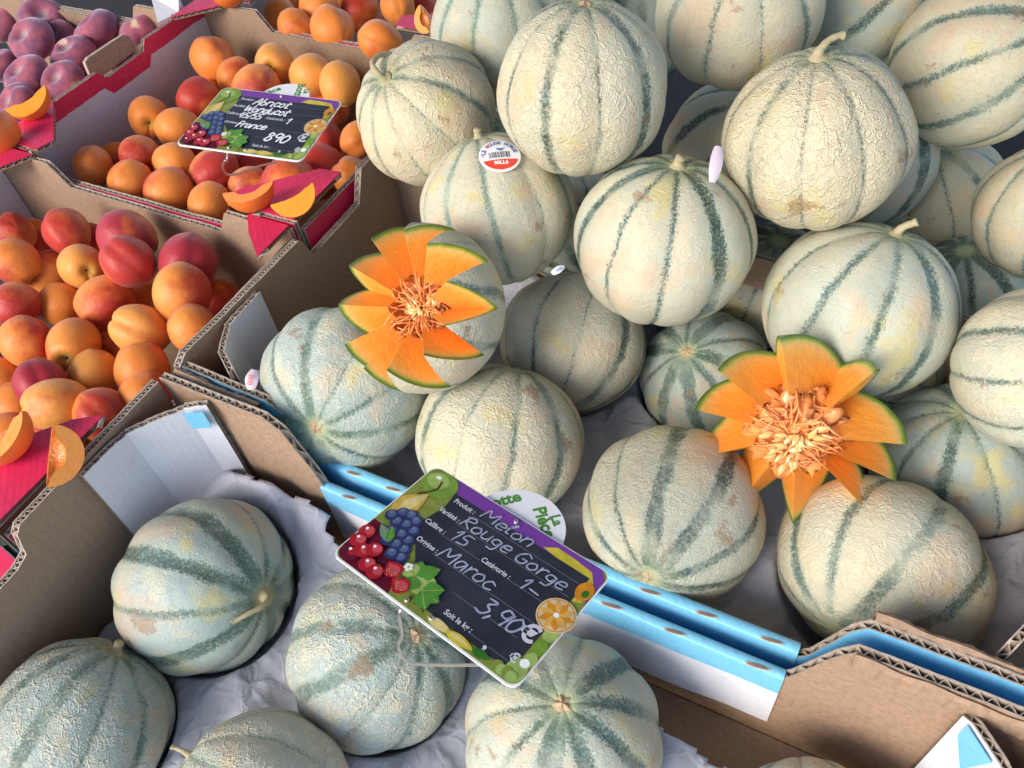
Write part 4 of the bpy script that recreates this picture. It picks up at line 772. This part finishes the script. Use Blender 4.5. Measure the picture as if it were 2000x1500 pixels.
# torn kraft handle flap standing on the rim between peaches and apricots
hp = [(166, 122), (172, 113), (240, 68), (252, 70), (264, 92), (260, 102), (200, 148), (186, 152), (176, 146)]
hf = empty('handle_flap', at(215, 110, .20)); tag(hf, 'torn brown cardboard handle flap standing up on the red rim beside the purple peaches', 'cardboard flap')
b = MB(); pts = []
for px, py in hp:
    q = PXp = None; d = ray(px, py); t_ = -.990 / d.x; pts.append(CAM + d * t_)
b.prism(pts, (-.005, 0, 0), 0, 1)
nn = len(pts)
o = b.build('flap_panel', [KRAFT, CORE], hf); 
here(hf)

# ------------------------------------------------------------------ tissue paper lining
def mat_tissue():
    k = NT('tissue_paper', .75, .2); geo = k.n('NewGeometry').outputs['Position']
    wv = k.V('ADD', geo, k.V('SCALE', k.V('SUBTRACT', k.noise(geo, 16.0, 3.0, .6, 0, True), (.5, .5, .5)), sc=.05))
    e = k.sm(k.vor(wv, 20.0), .10, .0); e2 = k.sm(k.vor(wv, 46.0), .12, .0)
    cc = k.mix(k.noise(geo, 14.0, 4.0), (.52, .53, .60), (.42, .43, .51))
    nb = k.bump(k.M('ADD', e, k.M('MULTIPLY', e2, .4)), .5, .0018); nb = k.bump(k.noise(geo, 90.0, 4.0, .6), .35, .0012, nb)
    return k.out(cc, None, nb)
TISSUE = mat_tissue()
def tissue(label, x0, x1, y0, y1, base, hole, edge, keys):
    st = .003; nx = int((x1 - x0) / st); ny = int((y1 - y0) / st); vs = {}; b = MB(); idx = {}
    S = [(MO[k_][1], MO[k_][2]) for k_ in keys]
    for i in range(nx + 1):
        for j in range(ny + 1):
            x = x0 + st * i; y = y0 + st * j; r1 = 1 - abs(noise.noise(Vector((x * 11, y * 11, 3)))) * 2; r2 = 1 - abs(noise.noise(Vector((x * 26 + 5, y * 26, 8)))) * 2
            wx, wy = x + .012 * nz(x * 18, y * 18), y + .012 * nz(x * 18 + 9, y * 18)
            v1 = noise.voronoi(Vector((wx * 12, wy * 12, 1)))[0]; v2 = noise.voronoi(Vector((wx * 48, wy * 48, 4)))[0]
            z = base(x, y) + .010 * (r1 - .5) + .024 * (v1[1] - v1[0] - .3) + .004 * (r2 - .5)
            ce = 1e9
            for c, r in S:
                d2 = (x - c.x) ** 2 + (y - c.y) ** 2; R2 = r * 1.04
                if d2 < R2 * R2: ce = min(ce, c.z - sqrt(R2 * R2 - d2) - .001)
                else:
                    dd = sqrt(d2) - R2
                    if dd < .02: ce = min(ce, c.z + dd * 3)
            z = max(.006, min(z, ce)); e = edge(x, y)
            if e < 0: continue
            idx[i, j] = len(b.v); b.v.append((x, y, z))
    for i in range(nx):
        for j in range(ny):
            q = [(i, j), (i + 1, j), (i + 1, j + 1), (i, j + 1)]
            if all(t in idx for t in q): b.f.append(tuple(idx[t] for t in q)); b.m.append(0)
    o = b.build('tissue_paper', [TISSUE], None, True); md = o.modifiers.new('thickness', 'SOLIDIFY'); md.thickness = .0005
    tag(o, label, 'tissue paper', 'tissue paper lining the crates'); return o
tissue('crumpled grey blue tissue paper in the front crate', XL + .008, .17, -.15, .2440,
       lambda x, y: .052 + .055 * max(0, min(1, (y - .15) / .08)) * max(0, min(1, (-.25 - x) / .12)) + .012 * nz(x * 5, y * 5), None,
       lambda x, y: (.238 if x < -.36 else .225 - .05 * max(0, min(1, (x + .16) / .3))) + .006 * nz(x * 60, 5) + .008 * nz(x * 14, 3) - y, ['M1', 'M2', 'M3', 'M4', 'M5', 'M6'])
tissue('crumpled grey blue tissue paper in the crate with the blue rim', XL + .1, .172, .2830, .606,
       lambda x, y: .066 + .012 * nz(x * 5, y * 5 + 9) + .025 * max(0, min(1, (x - .10) / .05)), None,
       lambda x, y: 1 if x > -.40 + .01 * nz(y * 30, 7) else -1, ['M7', 'M8', 'M14', 'M15', 'M16', 'M17', 'M18', 'M29', 'M30', 'M19'])

# ------------------------------------------------------------------ the stall table and the ground
b = MB(); b.prism([(-1.9, -.5, -.002), (1.2, -.5, -.002), (1.2, 1.6, -.002), (-1.9, 1.6, -.002)], (0, 0, -.03)); 
tb = b.build('stall_table', [TABLE]); tag(tb, 'dark stall table under the fruit crates, showing only in the gaps', 'table')
for x, y in ((-1.85, -.45), (1.15, -.45), (1.15, 1.55), (-1.85, 1.55)):
    b = MB(); b.prism([(x - .03, y - .03, -.035), (x + .03, y - .03, -.035), (x + .03, y + .03, -.035), (x - .03, y + .03, -.035)], (0, 0, -.78)); b.build('leg', [TABLE], tb)
GROUND = mat_card('pavement', (.30, .28, .25), .2, .9, .2, ribs=False)
b = MB(); b.quad((-30, -30, -.82), (30, -30, -.82), (30, 30, -.82), (-30, 30, -.82)); tag(b.build('ground', [GROUND]), kind='structure')

# added canvas canopy, out of view overhead, put in to shade goods from the sky
CANVAS = plain('canopy_canvas', (.45, .42, .38), .8, .1)
b = MB(); rows = [[(x, y, 1.42 + .10 * min(1, (y + .35) / .8) + .02 * sin(x * 4)) for x in [-2.4 + .2 * i for i in range(23)]] for y in [-.35 + .2 * j for j in range(14)]]
b.grid(rows); b.grid([[(x, -.35, 1.42 + .02 * sin(x * 4)) for x in [-2.4 + .2 * i for i in range(23)]], [(x, -.37, 1.30 + .02 * sin(x * 9)) for x in [-2.4 + .2 * i for i in range(23)]]])
cn = b.build('added_shade_canopy', [CANVAS], None, True); md = cn.modifiers.new('thickness', 'SOLIDIFY'); md.thickness = .003; tag(cn, kind='structure')
for x, y in ((-2.38, -.3), (1.98, -.3), (-2.38, 2.2), (1.98, 2.2)):
    b = MB(); b.tube([(x, y, -.82), (x, y, 1.45)], .02, 12); b.build('added_canopy_pole', [WIRE], cn, True)
# ------------------------------------------------------------------ price signs
def flat(name, c, c2=None, r=.35): return plain(name, c, r, .4, col2=c2 or (tuple(v * .35 for v in c) if name.startswith('ink_') and name not in ('ink_white', 'ink_purple') else None), scale=150)
BOARD = plain('slate_print', (.006, .008, .014), .3, .5, col2=(.045, .050, .072), scale=35)
CH = plain('chalk_pen', (.05, .06, .12), .6, .3, col2=(.55, .60, .78), scale=230); CHW = flat('chalk_pen_bright', (.80, .82, .88)); PRN = flat('white_print', (.55, .55, .62)); LINEC = flat('ruled_line', (.20, .21, .26))
INK = {'purple': (.17, .045, .30), 'green': (.24, .42, .05), 'lgreen': (.45, .62, .16), 'dgreen': (.04, .20, .03), 'leaf': (.11, .36, .05), 'pear': (.78, .52, .10), 'lpear': (.88, .72, .28), 'grape': (.035, .045, .16), 'lgrape': (.12, .15, .36),
       'red': (.55, .015, .03), 'lred': (.75, .10, .12), 'dred': (.16, .005, .03), 'yellow': (.80, .66, .06), 'orange': (.86, .33, .02), 'lorange': (.92, .52, .12), 'peel': (.88, .70, .42), 'white': (.85, .85, .85), 'brown': (.10, .05, .02), 'ygreen': (.30, .36, .07), 'seed': (.85, .6, .25), 'sage': (.20, .36, .26)}
INKM = {k_: flat('ink_' + k_, v) for k_, v in INK.items()}
NAMES = list(INKM)
GLY = {  # handwriting, strokes in a unit box (x 0..w, y 0..1 for capitals)
 'M': ([[(0, 0), (.08, .9), (.35, .35), (.60, .95), (.68, 0)]], .8), 'n': ([[(.02, .0), (.06, .62)], [(.06, .45), (.25, .66), (.42, .5), (.42, 0)]], .55),
 'e': ([[(.05, .32), (.40, .36), (.32, .62), (.10, .55), (.03, .25), (.15, .02), (.42, .08)]], .5), 'l': ([[(.02, .4), (.22, .95), (.12, .95), (.08, .1), (.25, .04)]], .35),
 'o': ([[(.22, .58), (.04, .42), (.06, .08), (.30, .02), (.42, .3), (.28, .58), (.2, .56)]], .52), 'R': ([[(.05, 0), (.1, .9)], [(.0, .8), (.35, .95), (.45, .65), (.12, .45), (.5, 0)]], .6),
 'r': ([[(.05, .6), (.08, 0)], [(.08, .4), (.22, .62), (.36, .58)]], .42), 'u': ([[(.02, .6), (.06, .1), (.28, .02), (.40, .3), (.40, .62), (.46, 0)]], .55), 'g': ([[(.38, .55), (.1, .58), (.04, .25), (.30, .12), (.40, .5), (.38, -.25), (.10, -.32)]], .52),
 'G': ([[(.5, .8), (.25, .95), (.02, .55), (.12, .08), (.42, .08), (.48, .42), (.28, .42)]], .62), '1': ([[(.0, .65), (.18, .95), (.16, 0)]], .35), '5': ([[(.42, .95), (.10, .92), (.06, .55), (.35, .5), (.38, .12), (.04, .02)]], .52),
 'a': ([[(.40, .55), (.12, .6), (.03, .2), (.2, .0), (.40, .45), (.44, .0)]], .52), 'c': ([[(.40, .5), (.18, .62), (.03, .3), (.16, .02), (.42, .1)]], .48), '3': ([[(.03, .9), (.38, .88), (.18, .55), (.42, .35), (.28, .0), (.0, .05)]], .5),
 ',': ([[(.10, .12), (.02, -.16)]], .25), '9': ([[(.40, .85), (.12, .95), (.04, .6), (.30, .5), (.42, .9), (.36, .05)]], .5), '0': ([[(.22, .9), (.03, .5), (.14, .02), (.38, .1), (.44, .6), (.22, .9)]], .52),
 'A': ([[(.0, 0), (.32, .98), (.5, 0)], [(.06, .38), (.44, .42)]], .6), 'b': ([[(.10, .98), (.04, .05), (.32, .0), (.40, .35), (.10, .48)]], .5), 'i': ([[(.08, .58), (.08, .05), (.18, .02)]], .25), 't': ([[(.16, .9), (.12, .06), (.32, .05)], [(.0, .62), (.36, .66)]], .42),
 'W': ([[(.0, .9), (.14, .05), (.34, .7), (.50, .05), (.72, .95)]], .82), 'd': ([[(.36, .5), (.1, .52), (.05, .1), (.32, .1), (.44, .98), (.44, .0)]], .55), '4': ([[(.25, .95), (.02, .4), (.42, .42)], [(.36, .65), (.30, 0)]], .5), '/': ([[(.0, -.05), (.32, 1.0)]], .36),
 'F': ([[(.42, .92), (.12, .9), (.06, .0)], [(.0, .48), (.34, .52)]], .45), '8': ([[(.36, .8), (.15, .95), (.08, .7), (.38, .35), (.30, .02), (.06, .1), (.12, .42), (.38, .78)]], .5), '-': ([[(.05, .35), (.5, .3)]], .55), ' ': ([], .3), '7': ([[(.02, .9), (.42, .92), (.14, 0)]], .45)}
def ribbon(b, pts, w_, z, mi):
    P = smooth_path([(x, y, z) for x, y in pts], 5) if len(pts) > 2 else [Vector((x, y, z)) for x, y in pts]
    L = []; R = []
    for i, p in enumerate(P):
        t = (P[min(i + 1, len(P) - 1)] - P[max(i - 1, 0)]); t = t.normalized() if t.length > 1e-9 else Vector((1, 0, 0)); n = Vector((-t.y, t.x, 0)) * (w_ / 2 * (1 + .25 * nz(p.x * 60, p.y * 60)))
        L.append(p + n); R.append(p - n)
    b.grid([L, R], mi)
    for q in (P[0], P[-1]): b.add([q + Vector((w_ / 2 * cos(a), w_ / 2 * sin(a), .0002)) for a in [2 * pi * k_ / 8 for k_ in range(8)]], [tuple(range(8))], mi)
def write(b, txt, x, y, h, w_, z, mi, slant=.25, sp=1.0, fit=None):
    tot = sum(GLY[c][1] for c in txt) * h * sp
    if fit: sp *= fit / tot
    rg_ = random.Random(len(txt) * 7 + int(x * 100))
    for c in txt:
        st, adv = GLY[c]; dy = rg_.uniform(-.05, .05) * h
        for s in st: ribbon(b, [(x + (px * sp) * h + py * h * slant, y + py * h + dy) for px, py in s], w_, z, mi)
        x += adv * h * sp
    return x
def disc(b, x, y, rx, z, mi, ry=None, n=28, ang=0, a0=0, a1=2 * pi, wob=0.0):
    ry = ry or rx; vs = [(x, y, z)]; c, s = cos(ang), sin(ang)
    for k_ in range(n + 1):
        a = a0 + (a1 - a0) * k_ / n; q = 1 + wob * sin(a * 5 + x * 30); u, v = rx * cos(a) * q, ry * sin(a) * q; vs.append((x + u * c - v * s, y + u * s + v * c, z))
    b.add(vs, [(0, k_ + 1, k_ + 2) for k_ in range(n)], mi)
def leaf(b, x, y, ln, wd, ang, z, mi, vein=None, saw=0.0):
    vs = []; c, s = cos(ang), sin(ang); n = 14
    for sg in (1, -1):
        for k_ in (range(n + 1) if sg > 0 else range(n - 1, 0, -1)):
            t = k_ / n; w_ = sin(pi * t ** .8) * wd * (1 + saw * (k_ % 2)); u, v = ln * t, sg * w_; vs.append((x + u * c - v * s, y + u * s + v * c, z))
    b.add(vs, [tuple(range(len(vs)))], mi)
    if vein is not None: ribbon(b, [(x, y), (x + ln * .9 * c, y + ln * .9 * s)], wd * .10, z + .0004, vein)
def rrect(x0, y0, x1, y1, r, n=6):
    out = []
    for cx, cy, a in ((x1 - r, y1 - r, 0), (x0 + r, y1 - r, pi / 2), (x0 + r, y0 + r, pi), (x1 - r, y0 + r, 1.5 * pi)):
        out += [(cx + r * cos(a + pi / 2 * k_ / n), cy + r * sin(a + pi / 2 * k_ / n)) for k_ in range(n + 1)]
    return out
def sign(name, label, c, ang, sx, sy, lines, price, detail, disc_at, dtxt, bright):
    root = empty(name, c); a, bb, g = ang
    Rm = Matrix.Rotation(a, 3, 'Z') @ Matrix.Rotation(bb, 3, 'X') @ Matrix.Rotation(g, 3, 'Y')
    root.matrix_world = Matrix.Translation(c) @ Rm.to_4x4() @ Matrix.Diagonal((sx, sy, .09, 1)); tag(root, label, 'price sign', 'slate look price signs')
    I = {k_: i for i, k_ in enumerate(NAMES)}
    b = MB(); b.prism([(x, y, 0) for x, y in rrect(-.75, -.5, .75, .5, .07)], (0, 0, -.014), 0, 0); b.build('card', [INKM['white']], root)
    # printed frame and slate
    b = MB(); Z = .002
    b.add([(x, y, Z) for x, y in rrect(-.742, -.487, .742, .492, .066)], [tuple(range(28))], I['ygreen'])
    # purple top band, yellow pepper, fruit frame
    b.add([(x, y, Z + .001) for x, y in [(-.60, .36), (-.60, .49), (.68, .49), (.738, .43), (.738, .20), (.70, .30), (.66, .36)]], [tuple(range(7))], I['purple'])
    b.add([(x, y, Z + .001) for x, y in [(-.742, -.40), (-.742, -.12), (-.40, -.12), (-.25, -.487), (-.66, -.487)]], [tuple(range(5))], I['dred'])
    b.add([(x, y, Z + .002) for x, y in [(.28, .40), (.36, .455), (.50, .45), (.64, .435), (.70, .36), (.715, .20), (.66, .18), (.655, .385), (.40, .385)]], [tuple(range(9))], I['yellow'])
    b.add([(x, y, Z + .003) for x, y in [(-.46, .385), (.655, .385), (.655, -.40), (.60, -.425), (.0, -.425), (-.20, -.30), (-.42, -.06), (-.48, .06), (-.44, .24)]], [tuple(range(9))], len(NAMES))
    # right strip greens
    for k_, (x, y, r, c_) in enumerate([(.70, -.08, .07, 'lgreen'), (.70, -.20, .06, 'green'), (.705, -.30, .055, 'lgreen'), (.68, -.40, .085, 'lgreen'), (.60, -.455, .06, 'green'), (.695, -.335, .03, 'white')]): disc(b, x, y, min(r, .745 - x + .0), Z + .004 + k_ * .0005, I[c_], ry=min(r, .49 - abs(y)) )
    for k_ in range(4): disc(b, .58 + .035 * k_, -.44 - .008 * (k_ % 2), .035, Z + .008 + k_ * .0004, I['lgreen' if k_ % 2 else 'ygreen'])
    disc(b, .685, .285, .055, Z + .005, I['orange'], ry=.075); disc(b, .70, .27, .022, Z + .006, I['dgreen'], ry=.03)
    # orange slice
    ox, oy, orr = .650, .035, .125
    disc(b, ox, oy, orr, Z + .008, I['peel']); disc(b, ox, oy, orr * .93, Z + .0086, I['orange']) ; disc(b, ox, oy, orr * .87, Z + .0092, I['peel'])
    for k_ in range(10):
        a_ = 2 * pi * k_ / 10 + .2; leaf(b, ox + .012 * cos(a_), oy + .012 * sin(a_), orr * .80, orr * .20, a_, Z + .0098 + k_ * .0002, I['lorange' if k_ % 2 else 'orange'])
    disc(b, ox, oy, .018, Z + .0125, I['white'], wob=.2)
    # left side: apple, pear, grapes, cherries, strawberries, leaves
    disc(b, -.595, .375, .135, Z + .006, I['green'], ry=.118); disc(b, -.63, .395, .085, Z + .007, I['lgreen'], ry=.07); disc(b, -.645, .42, .022, Z + .0078, I['white'], ry=.015); ribbon(b, [(-.60, .40), (-.585, .33), (-.62, .27), (-.66, .22)], .014, Z + .009, I['brown'])
    leaf(b, -.69, -.02, .30, .085, 1.25, Z + .005, I['pear']); leaf(b, -.665, .03, .24, .045, 1.3, Z + .0058, I['lpear'])
    rg_ = random.Random(3)
    gp = [(-.62, .03), (-.56, .05), (-.50, .03), (-.46, -.04), (-.53, -.03), (-.60, -.05), (-.665, -.03), (-.43, -.12), (-.50, -.11), (-.57, -.13), (-.40, -.19), (-.47, -.19), (-.37, -.25), (-.44, -.26), (-.54, -.20)]
    for k_, (x, y) in enumerate(gp): disc(b, x, y, .047, Z + .007 + k_ * .0004, I['grape']); disc(b, x - .008, y + .008, .030, Z + .0072 + k_ * .0004, I['lgrape']); disc(b, x - .016, y + .018, .010, Z + .0074 + k_ * .0004, I['sage'])
    leaf(b, -.52, -.20, .16, .035, 2.7, Z + .014, I['sage'], I['lgreen']); leaf(b, -.52, -.21, .13, .03, 2.1, Z + .0145, I['leaf'], I['lgreen'])
    for k_, (x, y) in enumerate([(-.655, -.42), (-.69, -.235), (-.60, -.36), (-.685, -.32), (-.545, -.31), (-.50, -.42), (-.42, -.43)]):
        disc(b, x, y, .056 if k_ else .07, Z + .0150 + k_ * .0008, I['red' if k_ else 'dred']); disc(b, x + .012, y + .014, .032, Z + .0154 + k_ * .0008, I['lred' if k_ else 'red']); disc(b, x - .015, y + .02, .011, Z + .0157 + k_ * .0008, I['white'])
    for k_, a_ in enumerate((.2, 1.0, -.5, 1.9, 2.8, -1.2)): leaf(b, -.20, -.30, .17 if k_ < 3 else .12, .055, a_, Z + .020 + k_ * .0005, I['leaf' if k_ % 2 else 'lgreen'], I['ygreen'], .18)
    for k_, a_ in enumerate((.0, -.7, .7)): leaf(b, -.09, -.35, .14, .055, a_, Z + .0235 + k_ * .0005, I['leaf'], I['lgreen'], .18)
    for k_ in range(5): disc(b, -.275 + .018 * cos(k_ * 1.257), -.275 + .018 * sin(k_ * 1.257), .013, Z + .0262, I['white'])
    disc(b, -.275, -.275, .009, Z + .0268, I['yellow'])
    for x, y, an in ((-.335, -.385, -.4), (-.215, -.425, -.1)):
        leaf(b, x + .06, y + .01, .14, .062, pi + an, Z + .0275, I['red']); leaf(b, x + .05, y + .015, .11, .038, pi + an, Z + .0280, I['lred'])
        for q in range(9): disc(b, x - .01 + .04 * cos(q * 2.4) * (q % 3) / 2, y + .012 + .03 * sin(q * 2.4) * (q % 3) / 2, .0045, Z + .0286, I['seed'], n=8)
    # bottom strip: lemons and limes
    leaf(b, .05, -.455, .20, .032, .0, Z + .007, I['lpear']); leaf(b, .20, -.458, .22, .034, .0, Z + .008, I['yellow']); leaf(b, .22, -.452, .16, .016, .0, Z + .009, I['lpear']); leaf(b, .40, -.455, .13, .030, .1, Z + .009, I['dgreen'], I['leaf']); disc(b, -.04, -.462, .05, Z + .006, I['ygreen'], ry=.026)
    b.build('fruit_print', [INKM[k_] for k_ in NAMES] + [BOARD], root, recalc=False)
    # printed captions and dotted rules
    b = MB(); z = .0085
    def cap(t, x, y, s=.055): put_text(b, t, s, x, y, z, 0, 0, .0012, .92)
    cap('Produit :', -.335, .335); cap('Variété :', -.368, .216); cap('Calibre :', -.375, .085); cap('Catégorie :', .148, .075); cap('Origine :', -.315, -.060); cap('Soit le kg :', .215, -.363)
    for x0, x1, y in ((-.24, .63, .305), (-.28, .63, .185), (-.32, .02, .055), (.27, .63, .055), (-.24, .60, -.095), (.06, .55, -.235), (.31, .43, -.385), (.47, .60, -.385)):
        x = x0
        while x < x1: b.add([(x, y, z), (x + .007, y, z), (x + .007, y + .005, z), (x, y + .005, z)], [(0, 1, 2, 3)], 1); x += .0125
    put_text(b, '€', .17, .598, -.165, z, 0, 0, .006); put_text(b, '€', .085, .625, -.345, z, 0, 0, .003); put_text(b, ',', .14, .45, -.365, z, 0, 0, .004)
    b.build('printed_caption', [PRN, LINEC], root, recalc=False)
    b = MB()
    for t, x, y, h, wd, fit in lines: write(b, t, x, y, h, wd, .011, 0, fit=fit)
    b.build('handwriting', [CHW if bright else CH], root, recalc=False)
    # the white tariff disc behind the card
    dx, dy, dr = disc_at; b = MB(); vs = [(dx + dr * cos(q) * .09 / sx, dy + dr * sin(q) * .09 / sy, -.020) for q in [2 * pi * k_ / 60 for k_ in range(60)]]; b.prism(vs, (0, 0, -.010)); dk = b.build('unit_disc', [PWHITE], root)
    b = MB()
    for t, s, x, y, an in dtxt: put_text(b, t, s, x, y, -.0185, an, 0, s * .035)
    t_ = b.build('disc_lettering', [INKM['leaf']], dk, recalc=False)
    # rivets and the wire foot
    for x, y in ((.019, .447), (-.123, -.452), (.08, -.452)):
        b = MB(); b.grid([[(x + r_ * cos(q), y + r_ * sin(q) * 1.0, h_) for q in [2 * pi * k_ / 12 for k_ in range(12)]] for r_, h_ in ((.016, .003), (.015, .022), (.008, .026), (.007, .008), (.001, .008))], 0, True)
        b.build('rivet', [WIRE], root, True)
    return root
s1 = sign('price_sign', 'large slate look price sign for melons at 3,90, lying over the blue crate rim', (-.1617, .174, .2759), (-.193, -.188, -.002), .09, .09,
     [('Melon', -.20, .33, .095, .012, .42), ('Rouge Gorge', -.27, .200, .10, .012, .85), ('15', -.24, .07, .10, .012, .13), ('1-', .34, .055, .095, .012, .14), ('Maroc', -.21, -.085, .11, .012, .44), ('3,90', .235, -.235, .13, .014, .30)],
     None, True, (.03, .43, .335), [('Pièce', .125, .150, .585, -.62), ('La', .10, .205, .650, -.62), ('Botte', .125, -.19, .545, 1.0)], False)
s2 = sign('price_sign', 'small slate look price sign for apricots, propped in the red rimmed crate', (-.5809, .5088, .2757), (.171, .041, .036), .0900, .0964,
     [('Abricot', -.24, .265, .11, .017, .44), ('Wonducot', -.29, .140, .11, .017, .54), ('45/55', -.30, .030, .09, .015, .28), ('1', .29, .020, .09, .015, .05), ('France', -.24, -.115, .095, .016, .36), ('890', .18, -.27, .135, .021, .28)],
     None, True, (.03, .44, .30), [('Botte', .125, .150, .60, -1.35), ('La', .09, .235, .620, -1.35), ('Pièce', .11, -.18, .54, .75)], True)
def wire(label_parent, pts):
    b = MB(); b.tube(smooth_path(pts, 8), .0011, 8); o = b.build('wire_foot', [WIRE], None, True); bpy.context.view_layer.update(); o.parent = label_parent; o.matrix_parent_inverse = label_parent.matrix_world.inverted()
bpy.context.view_layer.update()
M1_, M2_ = s1.matrix_world, s2.matrix_world
wire(s1, [M1_ @ Vector((-.12, -.46, -.03)), M1_ @ Vector((-.125, -.52, -.05)), along(785, 1240, .475), along(778, 1262, .485), along(792, 1290, .500), along(830, 1298, .515), along(925, 1299, .545), along(960, 1296, .56)])
wire(s2, [M2_ @ Vector((-.14, -.46, -.03)), M2_ @ Vector((-.142, -.53, -.1)), along(441, 312, .74), along(435, 326, .76), along(444, 341, .775), along(470, 338, .785), along(505, 325, .80), along(540, 316, .81)])
